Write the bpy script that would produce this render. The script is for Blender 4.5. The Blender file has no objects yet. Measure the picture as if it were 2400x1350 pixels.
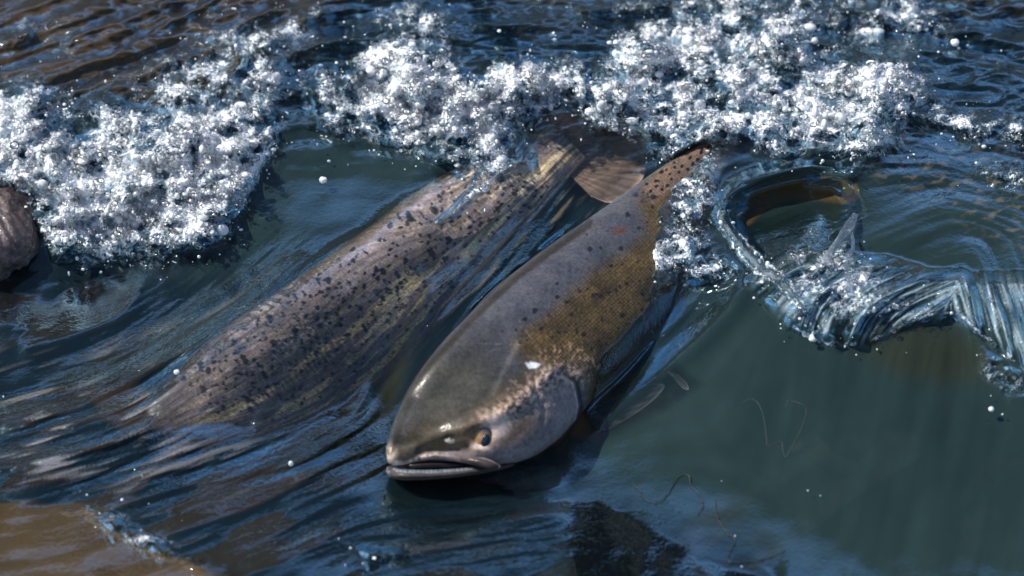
import bpy, math
import numpy as np
from mathutils import Vector

# ---------------------------------------------------------------- camera, sky, sun, exposure
SC = bpy.context.scene
COL = SC.collection
R_ = math.radians
PITCH = R_(40.0)
DIST = 3.2
TH = 0.1875                      # tan of half the horizontal field of view
CP, SP = math.cos(PITCH), math.sin(PITCH)
CAM = np.array([0.0, -DIST * CP, DIST * SP])
FWD = np.array([0.0, CP, -SP]); RGT = np.array([1.0, 0.0, 0.0]); UPV = np.array([0.0, SP, CP])

cd = bpy.data.cameras.new('camera')
cam = bpy.data.objects.new('camera', cd)
COL.objects.link(cam)
cam.location = CAM
cam.rotation_euler = (R_(90) - PITCH, 0, 0)
cd.sensor_width = 36.0
cd.lens = 36.0 / (2 * TH)
cd.clip_start = 0.05
cd.clip_end = 500.0
cd.dof.use_dof = True
cd.dof.focus_distance = 3.13
cd.dof.aperture_fstop = 2.9
SC.camera = cam

SUN_AZ, SUN_EL = R_(-82.0), R_(50.0)       # azimuth from +Y towards +X
w = bpy.data.worlds.new("World"); SC.world = w; w.use_nodes = True
nt = w.node_tree
sky = nt.nodes.new('ShaderNodeTexSky'); sky.sky_type = 'NISHITA'; sky.sun_disc = False
sky.sun_elevation = SUN_EL; sky.sun_rotation = SUN_AZ; sky.air_density = 1.0; sky.dust_density = 0.3; sky.ozone_density = 1.0
nt.links.new(sky.outputs[0], nt.nodes['Background'].inputs[0])
nt.nodes['Background'].inputs[1].default_value = 0.15
sl = bpy.data.lights.new('sun', 'SUN'); sl.energy = 5.0; sl.angle = R_(0.5); sl.color = (1.0, 0.94, 0.86)
so = bpy.data.objects.new('sun', sl); COL.objects.link(so)
SUND = np.array([math.sin(SUN_AZ) * math.cos(SUN_EL), math.cos(SUN_AZ) * math.cos(SUN_EL), math.sin(SUN_EL)])
so.rotation_euler = Vector(SUND).to_track_quat('Z', 'Y').to_euler()
SC.view_settings.view_transform = 'Standard'
SC.view_settings.look = 'None'
SC.view_settings.exposure = 0.45
SC.view_settings.gamma = 1.0
SC.render.engine = 'CYCLES'
SC.cycles.max_bounces = 8
SC.cycles.transparent_max_bounces = 12

rng = np.random.default_rng(7)

# ---------------------------------------------------------------- maths helpers
def W(u, v, z):
    """world point at height z seen in the direction of photo pixel (u, v)"""
    u = np.asarray(u, float); v = np.asarray(v, float); z = np.asarray(z, float)
    a = (u - 1200) / 1200 * TH; b = (675 - v) / 1200 * TH
    d = FWD + a[..., None] * RGT + b[..., None] * UPV
    t = (z - CAM[2]) / d[..., 2]
    return CAM + d * t[..., None]

def proj(P):
    q = P - CAM
    t = q @ FWD
    return 1200 + (q @ RGT) / t / TH * 1200, 675 - (q @ UPV) / t / TH * 1200, t

def lin(*c):
    c = np.array(c, float) / 255.0
    return np.where(c <= 0.04045, c / 12.92, ((c + 0.055) / 1.055) ** 2.4)

def sstep(a, b, x):
    t = np.clip((x - a) / (b - a), 0, 1)
    return t * t * (3 - 2 * t)

_perm = np.random.default_rng(3).integers(0, 1 << 30, 4096).astype(np.int64)
def _hash(ix, iy, seed):
    return _perm[(_perm[(ix + seed * 131) & 4095] + iy * 7919 + seed * 17) & 4095]

def perlin(x, y, seed=0):
    ix = np.floor(x).astype(np.int64); iy = np.floor(y).astype(np.int64)
    fx = x - ix; fy = y - iy
    u = fx * fx * fx * (fx * (fx * 6 - 15) + 10); v = fy * fy * fy * (fy * (fy * 6 - 15) + 10)
    def g(jx, jy, dx, dy):
        a = _hash(jx, jy, seed) * (2 * math.pi / (1 << 30))
        return np.cos(a) * dx + np.sin(a) * dy
    n00 = g(ix, iy, fx, fy); n10 = g(ix + 1, iy, fx - 1, fy)
    n01 = g(ix, iy + 1, fx, fy - 1); n11 = g(ix + 1, iy + 1, fx - 1, fy - 1)
    return (n00 + u * (n10 - n00) + v * ((n01 + u * (n11 - n01)) - (n00 + u * (n10 - n00)))) * 1.5

def fbm(x, y, o=4, seed=0, ridged=False, gain=0.5):
    s = 0; a = 1; t = 0
    for k in range(o):
        n = perlin(x, y, seed + k)
        if ridged: n = 1 - 2 * np.abs(n)
        s = s + a * n; t += a; a *= gain; x = x * 2.03 + 3.1; y = y * 2.03 - 1.7
    return s / t

def interp_path(pts, n):
    """Catmull-Rom through the rows of pts, n samples"""
    pts = np.asarray(pts, float); m = len(pts)
    t = np.linspace(0, m - 1, n); i = np.clip(t.astype(int), 0, m - 2); f = (t - i)[:, None]
    p0 = pts[np.clip(i - 1, 0, m - 1)]; p1 = pts[i]; p2 = pts[i + 1]; p3 = pts[np.clip(i + 2, 0, m - 1)]
    return 0.5 * (2 * p1 + (p2 - p0) * f + (2 * p0 - 5 * p1 + 4 * p2 - p3) * f ** 2 + (3 * p1 - p0 - 3 * p2 + p3) * f ** 3)

# ---------------------------------------------------------------- the field grid (photo pixels on the water)
ST = 2.4
U1 = np.arange(-396, 2796 + 1e-3, ST); V1 = np.arange(-300, 1650 + 1e-3, ST)
NU, NV = len(U1), len(V1)
UU, VV = np.meshgrid(U1, V1)

def blur(a, px):
    s = px / ST
    r = int(3 * s) + 2
    p = np.pad(a, r, mode='edge')
    ky = np.fft.fftfreq(p.shape[0])[:, None]; kx = np.fft.rfftfreq(p.shape[1])[None]
    g = np.exp(-2 * (math.pi * s) ** 2 * (kx * kx + ky * ky))
    return np.fft.irfft2(np.fft.rfft2(p) * g, p.shape)[r:-r, r:-r]

def seg_dist(poly, closed=False, X=None, Y=None):
    X = UU if X is None else X; Y = VV if Y is None else Y
    d = np.full(X.shape, 1e9); pr = np.zeros(X.shape)
    P = list(poly) + ([poly[0]] if closed else [])
    for k in range(len(P) - 1):
        ax, ay = P[k]; bx, by = P[k + 1]
        L2 = (bx - ax) ** 2 + (by - ay) ** 2 + 1e-9
        t = np.clip(((X - ax) * (bx - ax) + (Y - ay) * (by - ay)) / L2, 0, 1)
        dd = np.hypot(X - ax - t * (bx - ax), Y - ay - t * (by - ay))
        m = dd < d
        pr = np.where(m, (k + t) / (len(P) - 1), pr); d = np.where(m, dd, d)
    return d, pr

def inside(poly, X=None, Y=None):
    X = UU if X is None else X; Y = VV if Y is None else Y
    c = np.zeros(X.shape, bool)
    for k in range(len(poly)):
        x1, y1 = poly[k]; x2, y2 = poly[(k + 1) % len(poly)]
        if y1 == y2: continue
        m = ((y1 > Y) != (y2 > Y)) & (X < (x2 - x1) * (Y - y1) / (y2 - y1) + x1)
        c ^= m
    return c

def polymask(poly, soft=20, X=None, Y=None):
    """1 inside, 0 outside, soft edge in px"""
    d, _ = seg_dist(poly, True, X, Y)
    sd = np.where(inside(poly, X, Y), d, -d)
    return sstep(-soft, soft, sd)

def blob(u, v, ru, rv, ang=0, p=2.0, X=None, Y=None):
    X = UU if X is None else X; Y = VV if Y is None else Y
    c, s = math.cos(R_(ang)), math.sin(R_(ang))
    x = ((X - u) * c + (Y - v) * s) / ru; y = (-(X - u) * s + (Y - v) * c) / rv
    return np.exp(-(x * x + y * y) ** (p / 2))

# edge wobble used to roughen outlines
WX = 14 * fbm(UU / 55, VV / 55, 3, 40); WY = 14 * fbm(UU / 55, VV / 55, 3, 50)
XW, YW = UU + WX, VV + WY

# flow directions and streaks along them
FL = [(700, 650, -.75, .62), (400, 850, -.82, .55), (100, 950, -1, .25), (600, 1050, -.9, .35), (300, 1200, -1, .35), (900, 900, -.5, .8),
      (800, 1060, -.85, .4), (1250, 550, -.6, .75), (1650, 720, -.68, .68), (1900, 900, -.15, 1), (2150, 550, -.8, .35), (2300, 450, -.95, -.25),
      (200, 100, 1, -.35), (1000, 1250, -1, .1), (1600, 1250, .85, .5), (2000, 250, 1, .3), (1200, 50, 1, .12), (2200, 1150, -.2, 1), (100, 700, -.9, .3),
      (0, 1300, -1, .1), (2380, 650, .3, 1), (1450, 1100, -.9, .3), (450, 400, -.3, .9), (850, 400, -1, -.1), (1850, 450, -.9, .3)]
wx = np.zeros(UU.shape); wy = np.zeros(UU.shape)
for (a, b, c, d) in FL:
    k = 1.0 / (((UU - a) / 100) ** 2 + ((VV - b) / 100) ** 2 + 0.3) ** 1.5
    n_ = math.hypot(c, d); ang = 2 * math.atan2(d / n_, c / n_)
    wx += k * math.cos(ang); wy += k * math.sin(ang)
fa = 0.5 * np.arctan2(wy, wx)
FX, FY = np.cos(fa), np.sin(fa)

def lic(src, steps, stepc=1.0):
    """smear src along the flow lines"""
    acc = src.copy(); wsum = 1.0
    ii, jj = np.meshgrid(np.arange(NU, dtype=np.float32), np.arange(NV, dtype=np.float32))
    for sgn in (1, -1):
        x = ii.copy(); y = jj.copy(); px_, py_ = FX * sgn, FY * sgn
        for k in range(steps):
            x = np.clip(x + px_ * stepc, 0, NU - 1.01); y = np.clip(y + py_ * stepc, 0, NV - 1.01)
            xi = x.astype(np.int32); yi = y.astype(np.int32)
            nx, ny = FX[yi, xi], FY[yi, xi]
            s = np.where(nx * px_ + ny * py_ < 0, -1.0, 1.0); px_, py_ = nx * s, ny * s
            wk = 0.5 + 0.5 * math.cos(math.pi * k / steps)
            acc += wk * src[yi, xi]; wsum += wk
    a = acc / wsum
    return (a - a.mean()) / a.std()
def white(sig, seed):
    a = np.random.default_rng(seed).standard_normal((NV, NU)); a = blur(a, sig); return a / a.std()
S1 = lic(white(3.2, 1), 22, 1.4)       # fine streaks
S2 = lic(white(8, 2), 30, 2.4)         # broader streaks
S3 = lic(white(20, 4), 30, 3.5)

S0 = lic(white(1.5, 6), 16, 1.1)
def atpx(a, u, v):
    iu = np.clip(((u - U1[0]) / ST).astype(int), 0, NU - 1); iv = np.clip(((v - V1[0]) / ST).astype(int), 0, NV - 1)
    return a[iv, iu]

# ---------------------------------------------------------------- mesh helpers
def tag(o, label=None, cat=None, group=None, kind=None):
    if label: o['label'] = label
    if cat: o['category'] = cat
    if group: o['group'] = group
    if kind: o['kind'] = kind
    return o

def empty(name, loc):
    e = bpy.data.objects.new(name, None); COL.objects.link(e)
    e.location = Vector([float(c) for c in loc]); e.empty_display_size = 0.05
    return e

def grid_mesh(name, P, mat, parent=None, wrap=False, cols=None, floats=None, uv=None, smooth=True, caps=False):
    """P: (n, m, 3) world points. wrap closes the m direction."""
    n, m = P.shape[:2]
    V = P.reshape(-1, 3)
    i = np.arange(n - 1)[:, None]; j = np.arange(m if wrap else m - 1)[None]
    j2 = (j + 1) % m
    F = np.stack(np.broadcast_arrays(i * m + j, i * m + j2, (i + 1) * m + j2, (i + 1) * m + j), -1).reshape(-1, 4)
    a, b, c, d = (V[F[:, q]] for q in range(4))
    nrm = np.cross(c - a, d - b)                 # quad normals; turn the mesh right side out
    test = (nrm * ((a + c) / 2 - V.mean(0))).sum() if wrap else nrm[:, 2].sum()
    if test < 0: F = F[:, ::-1]
    return np_mesh(name, V, F, mat, parent, cols, floats, uv, smooth)

def np_mesh(name, V, F, mat, parent=None, cols=None, floats=None, uv=None, smooth=True):
    me = bpy.data.meshes.new(name)
    V = np.asarray(V, float)
    if parent is not None:
        V = V - np.array(parent_origin(parent))
    me.vertices.add(len(V)); me.vertices.foreach_set('co', V.astype(np.float32).ravel())
    k = F.shape[1]
    me.loops.add(F.size); me.loops.foreach_set('vertex_index', F.astype(np.int32).ravel())
    me.polygons.add(len(F)); me.polygons.foreach_set('loop_start', np.arange(0, F.size, k, dtype=np.int32))
    me.polygons.foreach_set('loop_total', np.full(len(F), k, np.int32))
    if smooth: me.polygons.foreach_set('use_smooth', np.ones(len(F), bool))
    me.update(calc_edges=True)
    if cols:
        for nm, c in cols.items():
            a = me.attributes.new(nm, 'FLOAT_COLOR', 'POINT')
            c4 = np.ones((len(V), 4), np.float32); c4[:, :3] = c.reshape(-1, 3)
            a.data.foreach_set('color', c4.ravel())
    if floats:
        for nm, c in floats.items():
            a = me.attributes.new(nm, 'FLOAT', 'POINT')
            a.data.foreach_set('value', np.asarray(c, np.float32).ravel())
    if uv is not None:
        l = me.uv_layers.new(name='UVMap')
        l.data.foreach_set('uv', uv.reshape(-1, 2)[F.ravel()].astype(np.float32).ravel())
    if mat: me.materials.append(mat)
    o = bpy.data.objects.new(name, me); COL.objects.link(o)
    if parent is not None: o.parent = parent
    return o

def parent_origin(p):
    v = Vector((0, 0, 0)); q = p
    while q is not None:
        v += q.location; q = q.parent
    return v

# ---------------------------------------------------------------- node helpers
class N:
    def __init__(s, name):
        s.m = bpy.data.materials.new(name); s.m.use_nodes = True
        s.t = s.m.node_tree; s.t.nodes.clear()
        s.out = s.t.nodes.new('ShaderNodeOutputMaterial')
    def n(s, typ, **kw):
        x = s.t.nodes.new(typ)
        for k, v in kw.items():
            if k.startswith('_'): setattr(x, k[1:], v)
            else:
                key = int(k[1:]) if k[0] == 'i' and k[1:].isdigit() else k.replace('_', ' ')
                if hasattr(v, 'is_output') or isinstance(v, bpy.types.NodeSocket): s.t.links.new(v, x.inputs[key])
                else: x.inputs[key].default_value = v
        return x
    def math(s, op, a, b=None, c=None, clamp=False):
        x = s.t.nodes.new('ShaderNodeMath'); x.operation = op; x.use_clamp = clamp
        for i, v in enumerate((a, b, c)):
            if v is None: continue
            if isinstance(v, bpy.types.NodeSocket): s.t.links.new(v, x.inputs[i])
            else: x.inputs[i].default_value = v
        return x.outputs[0]
    def attr(s, name, fac=False):
        x = s.t.nodes.new('ShaderNodeAttribute'); x.attribute_name = name
        return x.outputs['Fac'] if fac else x.outputs['Color']
    def noise(s, scale, detail=4, rough=0.55, vec=None, dist=0.0):
        x = s.t.nodes.new('ShaderNodeTexNoise'); x.inputs['Scale'].default_value = scale
        x.inputs['Detail'].default_value = detail; x.inputs['Roughness'].default_value = rough
        x.inputs['Distortion'].default_value = dist
        if vec is not None: s.t.links.new(vec, x.inputs['Vector'])
        return x.outputs['Fac']
    def obj(s):
        return s.t.nodes.new('ShaderNodeTexCoord').outputs['Object']
    def range(s, v, a, b, c=0.0, d=1.0):
        x = s.t.nodes.new('ShaderNodeMapRange'); s.t.links.new(v, x.inputs[0])
        for i, q in enumerate((a, b, c, d)): x.inputs[i + 1].default_value = q
        return x.outputs[0]
    def mixs(s, f, a, b):
        x = s.t.nodes.new('ShaderNodeMixShader')
        if isinstance(f, bpy.types.NodeSocket): s.t.links.new(f, x.inputs[0])
        else: x.inputs[0].default_value = f
        s.t.links.new(a, x.inputs[1]); s.t.links.new(b, x.inputs[2])
        return x.outputs[0]
    def mixc(s, f, a, b, mode='MIX'):
        x = s.t.nodes.new('ShaderNodeMix'); x.data_type = 'RGBA'; x.blend_type = mode
        for i, v in ((0, f), (6, a), (7, b)):
            if isinstance(v, bpy.types.NodeSocket): s.t.links.new(v, x.inputs[i])
            else: x.inputs[i].default_value = v if i == 0 else (*v, 1)
        return x.outputs[2]
    def bump(s, h, strength, dist, normal=None):
        x = s.t.nodes.new('ShaderNodeBump')
        s.t.links.new(h, x.inputs['Height'])
        if isinstance(strength, bpy.types.NodeSocket): s.t.links.new(strength, x.inputs['Strength'])
        else: x.inputs['Strength'].default_value = strength
        x.inputs['Distance'].default_value = dist
        if normal is not None: s.t.links.new(normal, x.inputs['Normal'])
        return x.outputs[0]
    def done(s, sh):
        s.t.links.new(sh, s.out.inputs['Surface']); return s.m

def principled(m, **kw):
    p = m.t.nodes.new('ShaderNodeBsdfPrincipled')
    for k, v in kw.items():
        key = k.replace('_', ' ')
        if isinstance(v, bpy.types.NodeSocket): m.t.links.new(v, p.inputs[key])
        else: p.inputs[key].default_value = v if not (isinstance(v, tuple) and len(v) == 3) else (*v, 1)
    return p.outputs[0]

# ---------------------------------------------------------------- materials
def mat_water():
    m = N('river_water'); ob = m.obj()
    rip = m.attr('ripple', True)
    n1 = m.noise(190, 3, 0.5, ob, 0.6)
    nb = m.bump(n1, rip, 0.0016)
    dif = m.n('ShaderNodeBsdfDiffuse', Color=m.attr('murk_refl'), Normal=nb).outputs[0]
    tr = m.n('ShaderNodeBsdfTransparent', Color=(0.90, 0.94, 0.94, 1)).outputs[0]
    body = m.mixs(m.attr('clear', True), dif, tr)
    gl = m.n('ShaderNodeBsdfGlossy', Color=(0.62, 0.88, 1.0, 1), Roughness=0.035, Normal=nb).outputs[0]
    lw = m.n('ShaderNodeLayerWeight', Blend=0.5, Normal=nb).outputs['Facing']
    fr = m.math('MULTIPLY', m.math('POWER', m.math('MAXIMUM', m.math('DIVIDE', m.math('SUBTRACT', lw, 0.215), 0.23), 0.0), 1.2), 0.62, clamp=True)
    fr = m.math('MINIMUM', fr, 0.75)
    wat = m.mixs(m.math('MAXIMUM', fr, 0.025), body, gl)
    # foam
    f = m.attr('foam', True)
    fn = m.noise(330, 4, 0.65, ob, 0.4)
    fn2 = m.noise(90, 4, 0.6, ob, 0.8)
    fm = m.math('ADD', m.math('MULTIPLY', fn, 0.35), m.math('ADD', m.math('MULTIPLY', fn2, 0.9), 0.225))
    vz = m.t.nodes.new('ShaderNodeTexVoronoi'); vz.feature = 'DISTANCE_TO_EDGE'; vz.inputs['Scale'].default_value = 210
    dv = m.t.nodes.new('ShaderNodeVectorMath'); dv.operation = 'ADD'; m.t.links.new(ob, dv.inputs[0])
    nv = m.t.nodes.new('ShaderNodeTexNoise'); nv.inputs['Scale'].default_value = 60; m.t.links.new(ob, nv.inputs['Vector'])
    sv = m.t.nodes.new('ShaderNodeVectorMath'); sv.operation = 'SCALE'; sv.inputs['Scale'].default_value = 0.02
    m.t.links.new(nv.outputs['Color'], sv.inputs[0]); m.t.links.new(sv.outputs[0], dv.inputs[1]); m.t.links.new(dv.outputs[0], vz.inputs['Vector'])
    cell = m.range(vz.outputs['Distance'], 0.02, 0.30, 0.16, -0.14)
    fm = m.math('ADD', fm, cell)
    fac = m.range(m.math('ADD', f, m.math('MULTIPLY', m.math('SUBTRACT', fm, 0.87), 1.7)), 0.30, 0.92)
    fb = m.bump(m.math('ADD', m.math('ADD', fn, fn2), m.range(vz.outputs['Distance'], 0.0, 0.35)), 0.35, 0.002)
    fcol = m.mixc(m.range(m.math('ADD', f, m.math('MULTIPLY', m.math('SUBTRACT', fm, 0.87), 0.8)), 0.38, 0.86), (0.20, 0.28, 0.34), (0.97, 0.98, 1.0))
    foam = principled(m, Base_Color=fcol, Roughness=0.12, IOR=1.45, Normal=fb)
    return m.done(m.mixs(m.math('MULTIPLY', fac, m.range(f, 0.06, 0.30, 0.0, 0.93)), wat, foam))

def mat_bead(name, white):
    m = N(name); ob = m.obj()
    gl = m.n('ShaderNodeBsdfGlossy', Color=(1, 1, 1, 1), Roughness=0.13).outputs[0]
    fr = m.n('ShaderNodeFresnel', IOR=1.5).outputs[0]
    tr = m.n('ShaderNodeBsdfTransparent', Color=(0.97, 0.98, 0.98, 1)).outputs[0]
    if white:
        d = m.n('ShaderNodeBsdfDiffuse', Color=(0.94, 0.96, 0.98, 1)).outputs[0]
        tl = m.n('ShaderNodeBsdfTranslucent', Color=(0.8, 0.87, 0.93, 1)).outputs[0]
        d = m.mixs(0.2, d, tl)
        nz = m.range(m.noise(60, 2, 0.5, ob), 0.38, 0.62, 0.0, 0.5)
        b = m.mixs(nz, d, tr)
    else:
        b = tr
    return m.done(m.mixs(m.math('MULTIPLY', fr, 1.3, clamp=True), b, gl))

def mat_clearwater():
    m = N('clear_water'); ob = m.obj()
    nb = m.bump(m.noise(110, 4, 0.55, ob, 1.5), 0.9, 0.005)
    gl = m.n('ShaderNodeBsdfGlossy', Color=(1, 1, 1, 1), Roughness=0.05, Normal=nb).outputs[0]
    fr = m.n('ShaderNodeFresnel', IOR=1.33, Normal=nb).outputs[0]
    tr = m.n('ShaderNodeBsdfRefraction', Color=(0.95, 0.98, 0.99, 1), IOR=1.22, Roughness=0.02, Normal=nb).outputs[0]
    d = m.n('ShaderNodeBsdfDiffuse', Color=(0.62, 0.76, 0.88, 1), Normal=nb).outputs[0]
    b = m.mixs(m.attr('milk', True), tr, d)
    return m.done(m.mixs(m.math('MULTIPLY', fr, 1.5, clamp=True), b, gl))

def mat_fish(name, rough=0.3, coat=1.0, scale_amt=0.5, coat_rough=0.06):
    m = N(name)
    uv = m.t.nodes.new('ShaderNodeUVMap').outputs[0]
    vo = m.t.nodes.new('ShaderNodeTexVoronoi'); vo.inputs['Scale'].default_value = 1.0
    vo.inputs['Randomness'].default_value = 0.35
    m.t.links.new(uv, vo.inputs['Vector'])
    sc = vo.outputs['Distance']
    ob = m.obj()
    sk = m.math('MULTIPLY', m.attr('scaly', True), scale_amt)
    col = m.attr('skin')
    col = m.mixc(sk, col, m.mixc(1.0, col, m.mixc(m.range(sc, 0.15, 0.6), (1.7, 1.6, 1.5), (0.35, 0.35, 0.35)), 'MULTIPLY'))
    mott = m.mixc(1.0, col, m.mixc(m.range(m.noise(230, 5, 0.8, ob), .3, .7), (0.5, 0.5, 0.5), (1.4, 1.38, 1.35)), 'MULTIPLY')
    mott = m.mixc(1.0, mott, m.mixc(m.range(m.noise(40, 4, 0.6, ob), .35, .65), (0.72, 0.74, 0.78), (1.18, 1.14, 1.08)), 'MULTIPLY')
    nb = m.bump(m.math('MULTIPLY', sc, -1.0), m.math('MULTIPLY', sk, 0.8), 0.0012)
    nb = m.bump(m.noise(420, 3, 0.6, ob), 0.25, 0.0012, nb)
    cb = m.bump(m.noise(48, 5, 0.6, ob, 0.6), 0.4, 0.005)
    p = principled(m, Base_Color=mott, Roughness=rough, Coat_Weight=coat, Coat_Roughness=coat_rough,
                   Coat_IOR=1.38, IOR=1.38, Specular_IOR_Level=0.3, Normal=nb, Coat_Normal=cb)
    return m.done(p)

def mat_simple(name, col, rough=0.4, coat=0.0, nscale=200, namt=0.35, bump=0.2, bdist=0.001, alpha=None):
    m = N(name); ob = m.obj()
    nz = m.noise(nscale, 4, 0.6, ob)
    c = m.mixc(nz, tuple(np.array(col) * (1 - namt)), tuple(np.array(col) * (1 + namt)))
    p = principled(m, Base_Color=c, Roughness=rough, Coat_Weight=coat, Coat_Roughness=0.05, Normal=m.bump(nz, bump, bdist))
    if alpha is not None:
        p = m.mixs(alpha, m.n('ShaderNodeBsdfTransparent').outputs[0], p)
    return m.done(p)

def mat_fin(name):
    m = N(name); ob = m.obj()
    col = m.mixc(1.0, m.attr('skin'), m.mixc(m.noise(200, 3, 0.6, ob), (0.6, 0.6, 0.6), (1.4, 1.4, 1.4)), 'MULTIPLY')
    p = principled(m, Base_Color=col, Roughness=0.3, Coat_Weight=0.5)
    a = m.math('MULTIPLY', m.attr('solid', True), 1.0)
    return m.done(m.mixs(a, m.n('ShaderNodeBsdfTransparent').outputs[0], p))

M_WATER = mat_water()
M_FISH = mat_fish('wet_salmon_skin', 0.45, 0.55, 0.5, 0.2)
M_FISH2 = mat_fish('submerged_salmon_skin', 0.4, 0.0, 0.35)
M_CLEAR = mat_clearwater()
M_FIN = mat_fin('fin_membrane')

# ---------------------------------------------------------------- fish bodies
def loft(stations, zc, depth, ns, nt, expo=1.0, flat=1.0):
    """stations rows: Lu Lv Ru Rv (photo px of both outlines); zc centre heights; depth = thickness/width ratio."""
    S = interp_path(np.column_stack([stations, zc, depth]), ns)
    L = S[:, 0:2]; Rr = S[:, 2:4]; z = S[:, 4]; dr = S[:, 5]
    c = (L + Rr) / 2
    C = W(c[:, 0], c[:, 1], z)
    t = (C - CAM) @ FWD
    k = t * TH / 1200
    du = (Rr[:, 0] - L[:, 0]) / 2 * k; dv = (Rr[:, 1] - L[:, 1]) / 2 * k
    A = du[:, None] * RGT - dv[:, None] * UPV
    ra = np.linalg.norm(A, axis=1)
    th = np.linspace(0, 2 * math.pi, nt, endpoint=False)        # 0 = towards camera, +90 = R edge
    ex = (expo if np.ndim(expo) else np.full(ns, expo))[:, None]
    x = np.sin(th)[None]; y = np.cos(th)[None]
    x = np.sign(x) * np.abs(x) ** ex; y = np.sign(y) * np.abs(y) ** ex
    B = -FWD
    P = C[:, None] + A[:, None] * x[:, :, None] + B * (ra * dr)[:, None, None] * y[:, :, None]
    arc = np.concatenate([[0], np.cumsum(np.linalg.norm(np.diff(C, axis=0), axis=1))])
    return P, S, th, arc, ra

# right-hand salmon: head out of the water
ST_R = np.array([
    [907, 1070, 911, 1086], [905, 1050, 935, 1091], [915, 1010, 985, 1083], [934, 960, 1060, 1082], [959, 908, 1150, 1092],
    [998, 850, 1238, 1074], [1046, 791, 1306, 1030], [1096, 741, 1350, 983], [1148, 684, 1395, 930],
    [1215, 630, 1450, 880], [1290, 573, 1520, 805], [1370, 518, 1585, 735], [1450, 463, 1635, 650],
    [1520, 412, 1665, 560], [1572, 378, 1680, 480], [1622, 350, 1700, 420], [1690, 312, 1745, 365], [1750, 280, 1790, 330]], float)
Z_R = np.array([.020, .024, .030, .038, .044, .048, .050, .050, .053, .056, .060, .064, .070, .080, .090, .098, .105, .108])
D_R = np.array([.9, .85, .72, .62, .58, .58, .66, .66, .66, .66, .66, .66, .66, .66, .66, .6, .5, .4])
PR, SR, THR, ARC_R, RA_R = loft(ST_R, Z_R, D_R, 620, 440, 0.66 + 0.20 * sstep(0.30, 0.55, np.linspace(0, 1, 620)))
# left-hand salmon: wholly under the surface
ST_L = np.array([
    [338, 985, 352, 1005], [345, 960, 395, 1030], [385, 900, 500, 1035], [455, 825, 665, 1020], [560, 742, 800, 962],
    [680, 660, 915, 880], [780, 590, 1000, 795], [860, 535, 1068, 715], [945, 470, 1135, 645],
    [1035, 412, 1195, 570], [1115, 378, 1262, 510], [1185, 352, 1310, 452], [1245, 322, 1345, 405], [1290, 292, 1375, 372]], float)
Z_L = np.array([-.01, -.012, -.012, -.01, -.004, .006, .014, .022, .032, .044, .054, .062, .068, .070])
D_L = np.full(14, .6)
PL, SL, THL, ARC_L, RA_L = loft(ST_L, Z_L, D_L, 520, 320, 0.95)

def pxcoords(P):
    u, v, t = proj(P.reshape(-1, 3))
    return u.reshape(P.shape[:-1]), v.reshape(P.shape[:-1])

def zraster(P):
    """height of the side of a body facing the camera, on the field grid"""
    n = P.shape[1]
    u, v = pxcoords(P)
    idx = (np.arange(n) < n // 4 + 1) | (np.arange(n) > 3 * n // 4 - 1)
    iu = np.round((u[:, idx] - U1[0]) / ST).astype(int); iv = np.round((v[:, idx] - V1[0]) / ST).astype(int)
    z = P[:, idx, 2]
    ok = (iu >= 0) & (iu < NU) & (iv >= 0) & (iv < NV)
    Z = np.full((NV, NU), -1.0)
    np.maximum.at(Z, (iv[ok], iu[ok]), z[ok])
    have = Z > -0.9
    return Z, have

ZR, HR = zraster(PR)
ZL, HL = zraster(PL)

# ---- head relief of the right salmon, modelled in the plane of its own flank
uR, vR = pxcoords(PR)
front = np.cos(THR)[None, :] > -0.05
fm = np.broadcast_to(front, uR.shape)
def P2(u, v, ru, rv, ang=0, p=2.0): return blob(u, v, ru, rv, ang, p, uR, vR)
rel = np.zeros(uR.shape)
rel += -0.006 * P2(1131, 1022, 34, 27, -20) + 0.006 * P2(1131, 1022, 48, 40, -20) * (1 - P2(1131, 1022, 30, 24, -20))
rel += -0.003 * P2(1055, 1028, 14, 11)
rel += 0.004 * P2(915, 1070, 22, 18)
# gill cover: raised plate ending in a step
gill = [(1215, 800), (1290, 850), (1345, 900), (1356, 950), (1345, 1005), (1300, 1060), (1235, 1100), (1100, 1120), (1060, 1060), (1080, 1000), (1150, 930)]
gm = polymask(gill, 7, uR, vR)
rel += 0.005 * gm * sstep(1060, 1250, uR)
pre, _ = seg_dist([(1250, 900), (1275, 960), (1270, 1020), (1225, 1070)], False, uR, vR)
rel += -0.0015 * np.exp(-(pre / 7) ** 2)
# ridge on the cheek behind the eye, pitted skin
rel += 0.004 * np.exp(-(seg_dist([(1160, 985), (1220, 950), (1265, 915), (1290, 880)], False, uR, vR)[0] / 20) ** 2)
knob = polymask([(1190, 890), (1280, 850), (1350, 900), (1300, 960), (1240, 970), (1180, 960)], 18, uR, vR)
rel += 0.0022 * knob * fbm(uR / 16, vR / 16, 3, 61)
rel += 0.0012 * fbm(uR / 90, vR / 90, 3, 66)
crest = [(935, 1062), (1000, 1035), (1060, 1012), (1130, 985), (1220, 930), (1300, 865)]
cr, _ = seg_dist(crest, False, uR, vR)
rel += 0.0045 * np.exp(-(cr / 16) ** 2) * sstep(940, 1010, uR)
rel += -0.005 * np.exp(-((seg_dist([(990, 1056), (1060, 1052), (1095, 1050)], False, uR, vR)[0]) / 14) ** 2)
rel += -0.006 * np.exp(-((seg_dist([(1000, 960), (1080, 880), (1170, 800)], False, uR, vR)[0]) / 60) ** 2)
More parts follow.
